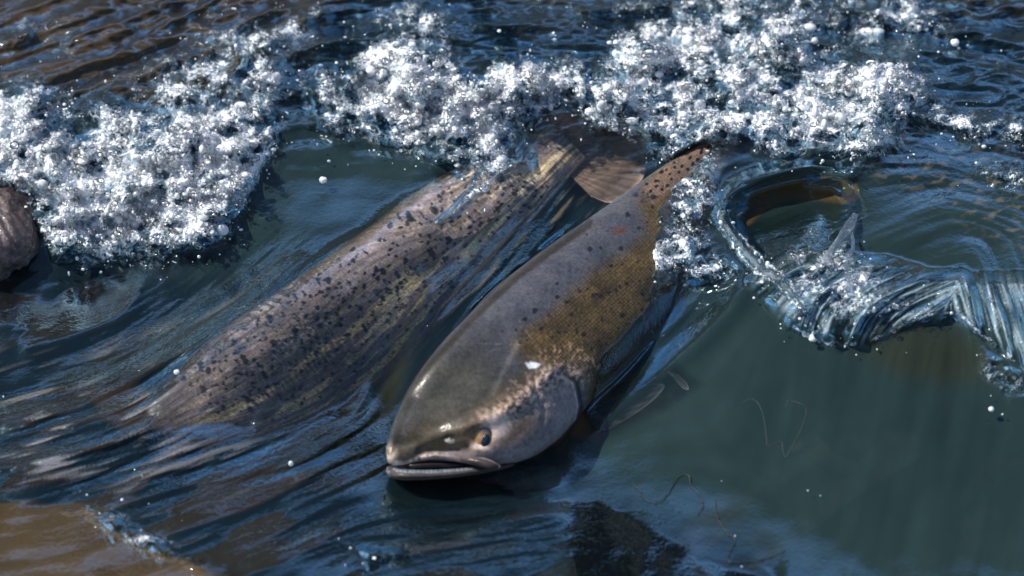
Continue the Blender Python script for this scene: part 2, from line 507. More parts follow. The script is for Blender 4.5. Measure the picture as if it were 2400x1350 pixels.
# maxilla groove and lip
lip, _ = seg_dist([(903, 1066), (925, 1085), (950, 1090), (985, 1074), (1020, 1066), (1060, 1075), (1105, 1084)], False, uR, vR)
rel += 0.0020 * np.exp(-(lip / 6) ** 2)
snoutgroove, _ = seg_dist([(940, 1040), (990, 1035), (1040, 1045), (1090, 1060)], False, uR, vR)
rel += -0.002 * np.exp(-(snoutgroove / 14) ** 2)
PR = PR + (rel * fm * np.clip(np.cos(THR), 0, 1)[None, :] ** 0.5)[..., None] * (-FWD)

def mixc(a, b, f):
    return a * (1 - f[..., None]) + np.asarray(b) * f[..., None]

def spots(x, y, cell, rmin, rmax, prob, seed):
    """irregular dark spots: returns 0..1"""
    r = np.zeros(x.shape)
    gx = np.floor(x / cell).astype(int); gy = np.floor(y / cell).astype(int)
    for dx in (-1, 0, 1):
        for dy in (-1, 0, 1):
            h = _hash(gx + dx, gy + dy, seed); h2 = _hash(gx + dx, gy + dy, seed + 5); h3 = _hash(gx + dx, gy + dy, seed + 9)
            f1, f2, f3 = [(q % 10007) / 10007.0 for q in (h, h2, h3)]
            cx = (gx + dx + 0.15 + 0.7 * f1) * cell; cy = (gy + dy + 0.15 + 0.7 * f2) * cell
            rad = rmin + (rmax - rmin) * f3
            on = ((h + h2) % 997) / 997.0 < prob
            d = np.hypot(x - cx, y - cy)
            r = np.maximum(r, on * sstep(rad * 1.15, rad * 0.8, d))
    return r

# ---- colours of the right salmon
wob = 9 * fbm(uR / 40, vR / 40, 3, 71); wob2 = 9 * fbm(uR / 40, vR / 40, 3, 75)
XU, YV = uR + wob, vR + wob2
skin = np.broadcast_to(np.array([0.066, 0.072, 0.090]), uR.shape + (3,)).copy()      # slate back, sky sheen of the wet film painted in
brown_poly = [(1530, 400), (1640, 340), (1720, 300), (1760, 600), (1640, 830), (1400, 1000), (1365, 870), (1230, 850), (1200, 810),
              (1235, 770), (1300, 725), (1390, 640), (1450, 600), (1520, 550), (1500, 480)]
bm = np.clip(polymask(brown_poly, 26, XU, YV) + 0.35 * fbm(uR / 9, vR / 9, 3, 73) * (polymask(brown_poly, 40, XU, YV) < .97), 0, 1)
ocher = np.array([0.105, 0.072, 0.028]); umber = np.array([0.042, 0.028, 0.016])
skin = mixc(skin, ocher, bm)
skin = mixc(skin, umber, bm * sstep(-0.2, 0.5, fbm(uR / 60, vR / 60, 3, 80)) * 0.75)
skin = mixc(skin, np.array([0.21, 0.15, 0.11]), bm * sstep(1560, 1640, uR + 0.2 * vR - 100) * 0.55)
# olive head top
skin = mixc(skin, np.array([0.052, 0.050, 0.036]), 0.9 * P2(1060, 930, 170, 140, -45, 3))
skin = mixc(skin, np.array([0.055, 0.045, 0.028]), polymask([(900, 1080), (960, 1000), (1100, 960), (1230, 860), (1290, 860), (1200, 960), (1090, 1010), (1040, 1060)], 22, XU, YV))
# cheek
cheek = polymask([(1080, 1070), (1150, 1050), (1200, 1000), (1260, 930), (1330, 890), (1362, 950), (1340, 1020), (1240, 1100), (1110, 1120)], 16, XU, YV)
skin = mixc(skin, np.array([0.20, 0.175, 0.185]), cheek)
skin = mixc(skin, np.array([0.085, 0.055, 0.030]), cheek * P2(1200, 1005, 70, 35, -30, 3) * 0.9)
skin = mixc(skin, np.array([0.22, 0.16, 0.17]), cheek * sstep(0.1, 0.5, fbm(uR / 28, vR / 10, 3, 84)) * 0.5)
# pale pink mottling from the eye to the gill corner
pk = np.exp(-(seg_dist([(1140, 995), (1200, 960), (1250, 925), (1290, 885), (1340, 880)], False, XU, YV)[0] / 26) ** 2)
skin = mixc(skin, np.array([0.62, 0.45, 0.36]), pk * sstep(-0.2, 0.3, fbm(uR / 11, vR / 11, 4, 88)) * 0.9)
pk2 = polymask([(1240, 830), (1370, 800), (1400, 850), (1370, 930), (1340, 900), (1290, 850)], 16, XU, YV)
skin = mixc(skin, np.array([0.58, 0.38, 0.26]), pk2 * sstep(0.0, 0.45, fbm(uR / 9, vR / 16, 4, 90)) * 0.8)
skin = mixc(skin, np.array([0.30, 0.23, 0.19]), knob * sstep(0.15, 0.4, fbm(uR / 15, vR / 15, 2, 61)) * 0.6)
# eye surround, nostril surround, brow
skin = mixc(skin, np.array([0.24, 0.14, 0.07]), P2(1118, 1022, 48, 32, -25, 3) * 0.85)
skin = mixc(skin, np.array([0.72, 0.58, 0.52]), np.clip(P2(1165, 997, 34, 26, -30, 3) + P2(1122, 1046, 22, 8, 10, 3), 0, 1) * 0.8)
skin = mixc(skin, np.array([0.10, 0.065, 0.03]), P2(1040, 1050, 60, 14, -5, 3) * 0.8)
# pale lip and snout tip
skin = mixc(skin, np.array([0.62, 0.52, 0.46]), np.exp(-(lip / 6) ** 2) * sstep(-0.5, 0.2, fbm(uR / 12, vR / 12, 3, 93)) * 0.9)
skin = mixc(skin, np.array([0.62, 0.50, 0.38]), P2(914, 1064, 16, 24, 0, 3) * 0.85)
skin = mixc(skin, np.array([0.22, 0.17, 0.17]), P2(1070, 1072, 70, 14, 8, 3) * 0.7)
# gill slit dark line with a pale rim
gl_, _ = seg_dist([(1225, 805), (1290, 850), (1347, 900), (1358, 950), (1347, 1005), (1300, 1060)], False, uR, vR)
skin = mixc(skin, np.array([0.008, 0.008, 0.010]), np.exp(-((gl_ - 5) / 6) ** 2) * (~inside(gill, uR, vR)) * sstep(840, 900, vR))
skin = mixc(skin, np.array([0.55, 0.48, 0.50]), np.exp(-((gl_ - 3) / 3) ** 2) * inside(gill, uR, vR) * sstep(860, 920, vR) * 0.6)
# belly pale
skin = mixc(skin, np.array([0.25, 0.26, 0.27]), sstep(1.1, 1.7, np.where(THR > math.pi, 0, THR))[None, :] * sstep(1330, 1400, uR) * 0.6)
# spots on back and flank
sp_poly = polymask([(1160, 740), (1330, 580), (1500, 440), (1700, 300), (1700, 500), (1560, 700), (1400, 820), (1200, 830)], 15, uR, vR)
dxy = 3 * fbm(uR / 9, vR / 9, 2, 97)
sp = np.maximum(spots(uR + dxy, vR - dxy, 40, 3.5, 7.0, 0.5, 11), spots(uR - dxy, vR - dxy, 24, 2.2, 4.6, 0.45, 13) * (0.3 + 0.7 * bm))
sp2 = spots((uR * .75 - vR * .66) * 0.8 + dxy, uR * .66 + vR * .75, 15, 3.0, 4.6, 0.9, 21) * polymask([(1500, 440), (1560, 380), (1640, 320), (1720, 290), (1700, 340), (1620, 400), (1530, 470)], 8, uR, vR)
skin = mixc(skin, np.array([0.16, 0.11, 0.08]), polymask([(1500, 450), (1560, 385), (1640, 325), (1720, 290), (1700, 350), (1620, 410), (1530, 480)], 8, uR, vR) * 0.9)
skin = mixc(skin, np.array([0.006, 0.007, 0.012]), np.clip(sp * sp_poly * 0.85 + sp2, 0, 1))
# rusty scar and small scratches
skin = mixc(skin, np.array([0.11, 0.04, 0.015]), P2(1452, 540, 20, 12, -20, 4) * sstep(-0.3, 0.1, fbm(uR / 8, vR / 8, 3, 99)) * 0.85)
skin = mixc(skin, np.array([0.85, 0.88, 0.9]), polymask([(1232, 852), (1248, 848), (1266, 853), (1258, 862), (1240, 864)], 2.5, XU*.4+uR*.6, vR))  # white highlight painted on the skin
skin = mixc(skin, np.array([0.02, 0.016, 0.012]), np.exp(-((seg_dist([(909,1050),(938,960),(998,852),(1096,743),(1215,633),(1370,521)], False, uR, vR)[0]-9)/10)**4)*.8)  # shadow strip along the back edge, painted dark
for a, b in [((1213, 745), (1250, 800)), ((1255, 940), (1272, 972)), ((1090, 940), (1102, 950)), ((1100, 805), (1230, 808))]:
    q, _ = seg_dist([a, b], False, uR, vR)
    skin = mixc(skin, np.array([0.45, 0.38, 0.33]), np.exp(-(q / 1.4) ** 2) * 0.22 * sstep(-.3, .3, fbm(uR / 12, vR / 12, 2, 150)))
scaly = (0.35 + 0.65 * bm) * (1 - polymask(gill, 10, uR, vR)) * sstep(1150, 1290, uR - vR * 0.0 + 0.0) * 1.0
scaly = np.clip(scaly, 0, 1)
# scale lattice coordinates in cells of ~4.5 mm
perim = (np.cumsum(np.full(len(THR), 2 * math.pi / len(THR))))[None, :] * RA_R[:, None].max() / 0.0034
uvR = np.stack([np.broadcast_to((ARC_R / 0.0040)[:, None], uR.shape), np.broadcast_to(perim, uR.shape)], -1)

salmonA = empty('salmon', W(1130, 950, 0.0))
tag(salmonA, 'dark salmon thrusting its open-mouthed head and brown scaly flank out of the water', 'salmon', 'salmon swimming side by side')
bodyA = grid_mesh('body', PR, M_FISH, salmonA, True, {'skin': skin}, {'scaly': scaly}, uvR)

# ---- left salmon colours
uL, vL = pxcoords(PL)
flow = 16 * fbm(uL / 70, vL / 70, 3, 101)
sarc = np.broadcast_to((ARC_L / 0.0005)[:, None], uL.shape)       # arc in px-sized units
thl = np.broadcast_to(np.where(THL > math.pi, THL - 2 * math.pi, THL)[None, :], uL.shape)   # -pi..pi
skL = np.broadcast_to(np.array([0.15, 0.115, 0.118]), uL.shape + (3,)).copy()
skL = mixc(skL, np.array([0.17, 0.13, 0.10]), sstep(-0.2, 0.4, fbm(uL / 50, vL / 50, 4, 110)) * 0.6)
streak = fbm(sarc / 260 , thl * 6.5 + flow / 30 + sarc / 800, 3, 112)
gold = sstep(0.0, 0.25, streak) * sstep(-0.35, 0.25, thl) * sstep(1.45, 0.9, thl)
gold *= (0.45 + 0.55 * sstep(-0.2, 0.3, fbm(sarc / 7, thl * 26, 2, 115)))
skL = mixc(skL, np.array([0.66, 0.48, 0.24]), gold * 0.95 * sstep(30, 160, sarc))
fine = sstep(0.15, 0.5, fbm(sarc / 90 + 9, thl * 20 + flow / 12, 2, 118)) * sstep(500, 250, sarc)
skL = mixc(skL, np.array([0.30, 0.27, 0.27]), fine * 0.6)
skL = mixc(skL, np.array([0.40, 0.30, 0.20]), sstep(-0.95, -1.3, thl) * sstep(450, 650, sarc) * 0.8)
s1L, s2L, s0L = atpx(S1, uL, vL), atpx(S2, uL, vL), atpx(S0, uL, vL)
d3 = 5 * fbm(uL / 14, vL / 14, 2, 120) + 2.5 * s2L
spL = spots(uL + d3, vL + 1.6 * d3, 27, 3.2, 8.0, 0.8, 31) * sstep(-1.15, -0.85, thl) * sstep(0.55, 0.2, thl)
spL = np.maximum(spL, spots(uL - d3, vL + d3, 18, 3.0, 5, 0.5, 41) * sstep(-1.0, -0.7, thl) * sstep(1.1, 0.6, thl))
spL *= sstep(90, 230, sarc) * sstep(1250, 1000, sarc)
skL = mixc(skL, np.array([0.014, 0.017, 0.028]), spL * 0.85)
skL = mixc(skL, np.array([0.45, 0.32, 0.22]), sstep(750, 1000, sarc) * sstep(0.0, 0.45, fbm(sarc / 30, thl * 5 + flow / 15, 4, 125)) * 0.7)
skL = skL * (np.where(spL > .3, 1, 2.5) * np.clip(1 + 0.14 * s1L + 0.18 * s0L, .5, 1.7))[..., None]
skL = mixc(skL, np.array([0.42, 0.42, 0.47]), sstep(0.8, 2.2, s1L * .7 + s0L * .6) * 0.5)  # pale ripple light of the water above, painted into the skin
uvL = np.stack([sarc / 8.0, thl * 22], -1)
salmonB = empty('salmon', W(700, 800, -0.04))
tag(salmonB, 'spotted salmon with golden streaks swimming wholly under the smooth water', 'salmon', 'salmon swimming side by side')
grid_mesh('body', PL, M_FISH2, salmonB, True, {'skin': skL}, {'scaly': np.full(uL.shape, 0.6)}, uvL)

# ---- head parts of the right salmon
def tube_loft(name, path, zs, rad_w, rad_d, mat, parent, ns=120, nt=40, colfn=None, push=0.0):
    """tapered solid along photo px path; rad_w across the picture plane (px), rad_d in depth (px)"""
    S = interp_path(np.column_stack([path, zs, rad_w, rad_d]), ns)
    C = W(S[:, 0], S[:, 1], S[:, 2]) - FWD * push
    k = ((C - CAM) @ FWD) * TH / 1200
    T = np.gradient(S[:, :2], axis=0); T /= np.linalg.norm(T, axis=1)[:, None] + 1e-9
    A = (-T[:, 1])[:, None] * RGT + (-T[:, 0])[:, None] * UPV        # perpendicular on the picture
    th = np.linspace(0, 2 * math.pi, nt, endpoint=False)
    P = C[:, None] + A[:, None] * (S[:, 3] * k)[:, None, None] * np.sin(th)[None, :, None] + (-FWD) * (S[:, 4] * k)[:, None, None] * np.cos(th)[None, :, None]
    s = np.broadcast_to(np.linspace(0, 1, ns)[:, None], P.shape[:2]); t = np.broadcast_to(np.where(th > math.pi, th - 2 * math.pi, th)[None], P.shape[:2])
    u, v = pxcoords(P)
    col = colfn(s, t, u, v)
    return grid_mesh(name, P, mat, parent, True, {'skin': col}, {'scaly': np.zeros(P.shape[:2])}, np.stack([s, t], -1))

def jawcol(s, t, u, v):
    c = np.broadcast_to(np.array([0.050, 0.040, 0.038]), s.shape + (3,)).copy()
    # t > 0 is the lower side on the picture (A points down when T points right)
    up = sstep(-0.35, -0.65, t * 1.0) * sstep(-1.6, -1.3, t)
    c = mixc(c, np.array([0.34, 0.42, 0.50]), up * (0.55 + 0.45 * fbm(u / 8, v / 8, 2, 133)) * sstep(0.12, 0.2, s) * sstep(0.8, 0.68, s))
    tee = sstep(0.1, 0.6, np.sin(u * 0.62)) * up * sstep(0.16, 0.24, s) * sstep(0.78, 0.68, s)
    c = mixc(c, np.array([0.06, 0.07, 0.09]), tee * 0.6)
    c = mixc(c, np.array([0.5, 0.44, 0.42]), sstep(0.0, 0.4, fbm(u / 14, v / 10, 3, 130)) * 0.5 * sstep(0.22, 0.1, s))
    c = mixc(c, np.array([0.42, 0.36, 0.34]), np.exp(-((t - 1.15) / 0.18) ** 2) * 0.6)
    return c
zj = [.006, .008, .010, .010, .010, .012, .016, .018]
tube_loft('lower_jaw', [(913, 1092), (917, 1103), (938, 1111), (990, 1112), (1050, 1109), (1110, 1102), (1165, 1094), (1205, 1088)],
          zj, [4, 12, 13, 12, 11, 10, 8, 3], [8, 26, 40, 48, 50, 46, 36, 10], M_FISH, salmonA, 160, 48, jawcol)
def mouthcol(s, t, u, v):
    return np.broadcast_to(np.array([0.012, 0.008, 0.008]), s.shape + (3,)).copy()
tube_loft('mouth_cavity', [(925, 1088), (970, 1090), (1020, 1087), (1070, 1088), (1115, 1092)], [.014] * 5, [3, 10, 12, 10, 3], [12, 30, 34, 30, 10], M_FISH, salmonA, 60, 24, mouthcol)
def maxcol(s, t, u, v):
    c = np.broadcast_to(np.array([0.045, 0.032, 0.028]), s.shape + (3,)).copy()
    c = mixc(c, np.array([0.42, 0.38, 0.38]), np.clip(np.exp(-((t + 1.1) / 0.22) ** 2) + sstep(0.93, 0.97, s), 0, 1) * 0.8)
    return c
zmx = Z_R[4] + 0.0
tube_loft('upper_jaw_bone', [(1072, 1074), (1095, 1077), (1125, 1082), (1152, 1090), (1172, 1094)], [.032, .034, .035, .034, .032], [2, 8, 12, 11, 3], [5, 16, 20, 18, 6], M_FISH, salmonA, 60, 28, maxcol)

def surf_point(u, v):
    """point of the right salmon's skin seen at photo pixel (u, v)"""
    d = np.hypot(uR - u, vR - v) + (~fm) * 1e4
    k = np.unravel_index(np.argmin(d), d.shape)
    return PR[k]

def ball(name, c, r, mat, parent, colfn, squash=(1, 1, 0.7), n=48, tilt=0.0):
    """an eye-like ball; local axes: right, up, towards camera"""
    th = np.linspace(0, math.pi, n); ph = np.linspace(0, 2 * math.pi, 2 * n, endpoint=False)
    x = np.sin(th)[:, None] * np.cos(ph)[None]; y = np.sin(th)[:, None] * np.sin(ph)[None]; z = np.cos(th)[:, None] * np.ones_like(ph)[None]
    ct, st = math.cos(tilt), math.sin(tilt)
    X = x * squash[0]; Y = y * squash[1]
    P = c + r * ((X * ct - Y * st)[..., None] * RGT + (X * st + Y * ct)[..., None] * UPV - (z * squash[2])[..., None] * FWD)
    col = colfn(x, y, z)
    return grid_mesh(name, P, mat, parent, True, {'skin': col}, {'scaly': np.zeros(x.shape)}, np.stack([x, y], -1))

def eyecol(x, y, z):
    c = np.broadcast_to(np.array([0.30, 0.17, 0.075]), x.shape + (3,)).copy()
    c = mixc(c, np.array([0.05, 0.06, 0.06]), sstep(0.05, 0.35, y))
    c = mixc(c, np.array([0.55, 0.33, 0.22]), sstep(0.2, 0.5, fbm(x * 5, y * 5, 3, 140)) * 0.6)
    c = mixc(c, np.array([0.5, 0.42, 0.38]), sstep(0.80, 0.92, np.hypot(x, y)))
    return c
def pupcol(x, y, z):
    return np.broadcast_to(np.array([0.004, 0.014, 0.035]), x.shape + (3,)).copy()
M_EYE = mat_fish('wet_eye', 0.12, 1.0, 0.0, 0.02)
pe = surf_point(1131, 1022)
eye = ball('eye', pe + FWD * 0.006, 0.0200, M_EYE, salmonA, eyecol, (0.72, 1.08, 0.62), tilt=-0.25)
ball('pupil', pe - FWD * 0.0045 + RGT * 0.0030 - UPV * 0.0045, 0.0062, M_EYE, eye, pupcol, (0.75, 1.25, 0.5), tilt=-0.3)
pn = surf_point(1056, 1027)
def noscol(x, y, z):
    c = np.broadcast_to(np.array([0.55, 0.48, 0.42]), x.shape + (3,)).copy()
    return mixc(c, np.array([0.08, 0.06, 0.04]), np.maximum(sstep(0.35, 0.1, np.hypot(x - 0.1, y + 0.1)), sstep(0.25, 0.1, np.hypot(x + 0.45, y))))
ball('nostril', pn + FWD * 0.0025, 0.0070, M_FISH, salmonA, noscol, (1.1, 0.85, 0.5))

# ---- fins
def fin(name, root0, root1, tip_pts, zroot, ztip, parent, base=(0.10, 0.085, 0.08), rays=14, thick=0.0025, solid=0.85, spotted=False, sag=0.0):
    """root edge root0-root1 (px), outer edge = polyline tip_pts (px)"""
    n = 70; m = 60
    tip = interp_path(tip_pts, n)
    root = np.array(root0)[None] + (np.array(root1) - np.array(root0))[None] * np.linspace(0, 1, n)[:, None]
    f = np.linspace(0, 1, m)
    px = root[:, None] * (1 - f)[None, :, None] + tip[:, None] * f[None, :, None]
    z = zroot * (1 - f)[None] + ztip * f[None] + sag * np.sin(np.linspace(0, math.pi, n))[:, None] * f[None]
    z = np.broadcast_to(z, px.shape[:2])
    ray = np.cos(np.linspace(0, 1, n)[:, None] * rays * 2 * math.pi) * np.ones(m)[None]
    P = W(px[..., 0], px[..., 1], z)
    th = thick * (1 - 0.8 * f)[None] * (1 + 0.12 * ray)
    Pa = P - FWD * th[..., None]; Pb = P + FWD * th[..., None]
    PP = np.concatenate([Pa, Pb[:, ::-1]], 1)            # closed shell
    u, v = pxcoords(PP)
    rr = np.concatenate([ray, ray[:, ::-1]], 1); ff = np.concatenate([np.broadcast_to(f, ray.shape), np.broadcast_to(f[::-1], ray.shape)], 1)
    c = np.broadcast_to(np.array(base), PP.shape).copy()
    c = mixc(c, np.array(base) * 1.8, sstep(0.2, 0.9, rr) * 0.3 * sstep(-.4, .4, fbm(u / 40, v / 40, 2, 55)))
    c = mixc(c, np.array(base) * 2.8, sstep(0.9, 1.0, ff) * 0.7)
    if spotted: c = mixc(c, np.array([0.01, 0.01, 0.015]), spots(u, v, 20, 3, 6, 0.7, 51) * 0.9)
    solid = solid * np.clip(0.75 + 0.9 * fbm(u / 45, v / 45, 3, 57), .15, 1)
    sol = np.clip(solid * (0.55 + 0.45 * sstep(-0.3, 0.7, rr)) * (1.25 - 0.5 * ff) + sstep(.92, 1, ff) * .3, 0, 1)
    return grid_mesh(name, PP, M_FIN, parent, True, {'skin': c}, {'solid': sol})

fin('pectoral_fin', (1370, 960), (1400, 1010), [(1440, 930), (1500, 905), (1556, 900), (1545, 925), (1500, 962), (1440, 998), (1405, 1012)], -.002, .004, salmonA, (0.10, 0.11, 0.13), 9, solid=0.5)
fin('pelvic_fin', (1560, 868), (1572, 880), [(1590, 878), (1606, 893), (1614, 908), (1612, 914), (1598, 908), (1585, 893)], .010, .012, salmonA, (0.22, 0.22, 0.20), 4, solid=0.8)
fin('tail_fin', (1750, 282), (1790, 330), [(1800, 180), (1850, 200), (1870, 240), (1870, 290), (1885, 340), (1890, 400), (1850, 400)], .105, .11, salmonA, (0.12, 0.09, 0.07), 16, solid=1.0, spotted=True)
fin('tail_fin', (1235, 330), (1340, 415), [(1270, 275), (1330, 235), (1400, 250), (1460, 285), (1510, 310), (1520, 370), (1500, 430), (1440, 475), (1385, 460)], .050, .058, salmonB, (0.30, 0.20, 0.15), 44, solid=0.9)

# ---------------------------------------------------------------- water fields
def tps(pts, X, Y, smooth=1e-3):
    p = np.array(pts, float); x = p[:, 0] / 1000; y = p[:, 1] / 1000; z = p[:, 2]
    def K(r2): return np.where(r2 > 0, r2 * np.log(r2 + 1e-12), 0)
    n = len(p); A = np.zeros((n + 3, n + 3))
    A[:n, :n] = K((x[:, None] - x) ** 2 + (y[:, None] - y) ** 2) + smooth * np.eye(n)
    A[:n, n] = 1; A[:n, n + 1] = x; A[:n, n + 2] = y; A[n:, :n] = A[:n, n:].T
    c = np.linalg.solve(A, np.concatenate([z, [0, 0, 0]]))
    X = X / 1000; Y = Y / 1000
    o = c[n] + c[n + 1] * X + c[n + 2] * Y
    for i in range(n): o = o + c[i] * K((X - x[i]) ** 2 + (Y - y[i]) ** 2)
    return o

HP = [(-400, -300, .13), (600, -300, .13), (1200, -300, .13), (1800, -300, .13), (2800, -300, .12),
      (-200, 150, .115), (400, 200, .12), (900, 150, .125), (1500, 150, .13), (2000, 200, .135), (2600, 200, .12),
      (0, 500, .075), (400, 500, .080), (800, 380, .085), (1200, 330, .105), (1700, 400, .12), (2050, 400, .125), (2400, 400, .12),
      (0, 750, .03), (300, 700, .04), (650, 650, .06), (900, 650, .06), (1030, 700, .045), (1400, 600, .05), (1700, 680, .085), (2100, 680, .09), (2500, 680, .09),
      (-300, 1000, .0), (50, 950, .01), (400, 950, .020), (700, 900, .03), (880, 950, .0), (1400, 950, .015), (1700, 950, .045), (2100, 950, .055), (2600, 950, .055),
      (0, 1150, 0), (500, 1150, .0), (900, 1150, -.004), (1200, 1180, -.004), (1500, 1180, .008), (1500, 1320, .003), (1800, 1320, .012), (1300, 1120, .0), (1800, 1180, .015), (2000, 1330, .010), (2400, 1350, .012), (2200, 1200, .020), (2700, 1200, .024),
      (-400, 1650, 0), (500, 1400, -.005), (1200, 1400, -.006), (1800, 1400, .0), (2300, 1450, .005), (2800, 1650, 0)]
ds = 8
Hc = tps(HP, UU[::ds, ::ds], VV[::ds, ::ds])
def upsample(a):
    n0, n1 = a.shape
    yi = np.arange(NV) / ds; xi = np.arange(NU) / ds
    y0 = np.clip(yi.astype(int), 0, n0 - 2); x0 = np.clip(xi.astype(int), 0, n1 - 2)
    fy = (yi - y0)[:, None]; fx = (xi - x0)[None]
    return (a[y0][:, x0] * (1 - fy) * (1 - fx) + a[y0 + 1][:, x0] * fy * (1 - fx) + a[y0][:, x0 + 1] * (1 - fy) * fx + a[y0 + 1][:, x0 + 1] * fy * fx)
H = blur(upsample(Hc), 20)

# foam density
def F_poly(poly, soft, amt): return polymask(poly, soft, XW, YW) * amt
foam = np.zeros(UU.shape)
def fmax(a):
    global foam
    foam = np.maximum(foam, a)
fmax(F_poly([(-400, 230), (0, 215), (70, 190), (160, 240), (250, 225), (380, 270), (480, 240), (600, 215), (650, 320), (590, 420), (565, 480), (515, 555), (420, 590), (270, 612), (140, 600), (95, 530), (0, 440), (-400, 400)], 26, .80))
fmax(F_poly([(0, 250), (100, 300), (180, 420), (420, 400), (560, 310), (600, 330), (560, 480), (400, 560), (200, 590), (130, 520), (0, 400)], 30, .98))
fmax(F_poly([(270, 230), (400, 130), (640, 40), (760, 20), (700, 120), (640, 240), (500, 260)], 40, .50))
fmax(F_poly([(680, 210), (760, 160), (840, 200), (880, 300), (780, 330), (720, 270)], 26, .45))
fmax(F_poly([(790, 210), (850, 135), (930, 92), (1035, 110), (1085, 180), (1150, 190), (1195, 140), (1300, 162), (1375, 190), (1380, 235), (1310, 240), (1262, 285), (1230, 340), (1180, 375), (1100, 370), (1020, 330), (940, 310), (880, 280)], 14, .95))
fmax(F_poly([(820, 230), (900, 290), (1000, 330), (1100, 380), (1160, 385), (1100, 410), (1030, 380), (930, 340), (840, 300), (790, 260)], 16, .62))
fmax(F_poly([(1385, 180), (1470, 85), (1600, 30), (1800, 45), (1870, 90), (1900, 140), (2020, 118), (2130, 135), (2172, 210), (2110, 280), (2095, 340), (1990, 370), (1850, 365), (1740, 330), (1650, 340), (1580, 390), (1500, 310), (1430, 300)], 24, .62))
for a in [(2090, 190, 75, 62, 20, .98), (1450, 235, 75, 65, 0, .98), (1530, 110, 60, 45, 0, .9), (1845, 80, 42, 45, 0, 1.0), (1740, 130, 55, 45, 0, .85), (2030, 290, 75, 60, 0, .93),
          (1700, 200, 70, 40, 0, .85), (1620, 460, 45, 85, 20, .80), (1590, 600, 75, 45, 10, .92), (1660, 640, 60, 30, 0, .7), (985, 48, 75, 42, 10, .7), (900, 60, 60, 30, 0, .5),
          (1250, 260, 45, 60, 0, .0), (1750, 15, 170, 40, 0, .66), (2050, 40, 190, 60, 0, .56), (2250, 285, 130, 26, 12, .62), (2370, 410, 70, 20, 12, .8), (2390, 300, 80, 30, 5, .6),
          (1470, 20, 120, 24, -10, .5), (1960, 660, 130, 80, 25, .55), (330, 1260, 120, 16, 28, .66), (230, 1210, 60, 10, 10, .6), (900, 1300, 70, 16, 4, .55), (20, 90, 60, 30, -20, .3),
          (60, 70, 40, 18, -20, .5), (150, 100, 30, 14, 0, .45), (1150, 395, 60, 14, -30, .55), (1330, 170, 50, 30, 0, .7), (2350, 880, 70, 30, 45, .45)]:
    fmax(a[5] * blob(a[0], a[1], a[2], a[3], a[4], 3.0, XW, YW))
for a in [(190, 285, 85, 42, 10, .55), (330, 230, 40, 25, 0, .4), (290, 350, 30, 22, 0, .4), (460, 260, 50, 24, 0, .4), (1215, 300, 50, 52, -30, .75), (870, 215, 25, 30, 0, .6), (1400, 180, 16, 22, 0, .8),
          (1960, 380, 60, 20, 0, .4), (380, 390, 45, 20, 0, .35), (360, 470, 40, 30, -40, .35), (1680, 250, 40, 20, 0, .3), (40, 470, 50, 60, 0, .6)]:
    foam -= a[5] * blob(a[0], a[1], a[2], a[3], a[4], 3.0, XW, YW)
foam = np.clip(foam, 0, 1)
turb = fbm(UU / 62, VV / 50, 5, 200, gain=0.6)
billow = 1 - np.abs(fbm(UU / 46, VV / 38, 3, 210)) * 3.0
qx = UU + 14 * fbm(UU / 50, VV / 50, 3, 205); qy = VV + 12 * fbm(UU / 50, VV / 50, 3, 208)
b1 = np.abs(perlin(qx / 84, qy / 66, 211)); b2 = np.abs(perlin(qx / 26, qy / 22, 212)); b3 = np.abs(perlin(qx / 11, qy / 9.5, 213))
puff = b1 * 1.0 + b2 * 0.7 + b3 * 0.35
puff = puff / puff.mean()
holes = fbm(qx / 75, qy / 52, 4, 216, gain=0.6)
foam_soft = blur(foam, 22)
lx = UU + 22 * fbm(UU / 38, VV / 38, 3, 221); ly = VV + 20 * fbm(UU / 38, VV / 38, 3, 224)
lace = (1 - 2.6 * np.abs(perlin(lx / 40, ly / 30, 226))) * 0.6 + (1 - 2.6 * np.abs(perlin(lx / 17, ly / 13, 227))) * 0.4
foamd = np.clip(foam_soft * 1.0 + (foam_soft > .02) * np.clip(foam_soft * 2, 0, 1) * (1.1 * holes - 0.20 + 0.36 * lace + 0.3 * turb), 0, 1)

# regions where the surface tips away and mirrors the dark bank, or towards and mirrors sky
tilt = np.zeros(UU.shape)
XS, YS = UU + 5 * S2 + 3 * S1, VV + 7 * S2 * np.abs(FX) + 3 * S1
S_CUR = -np.gradient(H, axis=0) / (0.78e-3 * ST)
def T_poly(poly, soft, target):
    """ask for an absolute slope (negative = falls away from the viewer) inside poly"""
    global tilt
    k = polymask(poly, soft, XS, YS)
    tilt = tilt * (1 - k) + (target - S_CUR) * k
D1 = [(-60, 700), (120, 703), (200, 655), (330, 648), (318, 700), (240, 765), (130, 795), (50, 808), (60, 765), (-60, 745)]
D3 = [(1330, 1185), (1400, 1180), (1500, 1228), (1610, 1288), (1640, 1322), (1815, 1340), (1830, 1420), (1340, 1420)]
D4 = [(200, 905), (320, 895), (372, 950), (345, 1010), (420, 1005), (340, 1030), (240, 980)]
D5 = [(380, 1035), (480, 985), (600, 1000), (590, 1030), (480, 1055)]
D6 = [(90, 890), (330, 800), (560, 640), (690, 590), (720, 600), (600, 690), (420, 830), (260, 900)]
D8 = [(560, 1100), (760, 1010), (900, 900), (905, 1060), (890, 1160), (720, 1120)]
BR = [(-400, 1160), (200, 1185), (310, 1255), (420, 1310), (540, 1365), (600, 1650), (-400, 1650)]
T_poly([(1290, 1110), (1450, 1080), (1700, 1150), (1950, 1280), (2050, 1450), (1700, 1400), (1350, 1250)], 60, -.01)
T_poly([(-60, 640), (200, 640), (400, 620), (420, 700), (200, 850), (-60, 900)], 20, .10)
T_poly([(780, 1040), (900, 1010), (905, 1115), (830, 1110)], 6, .12)
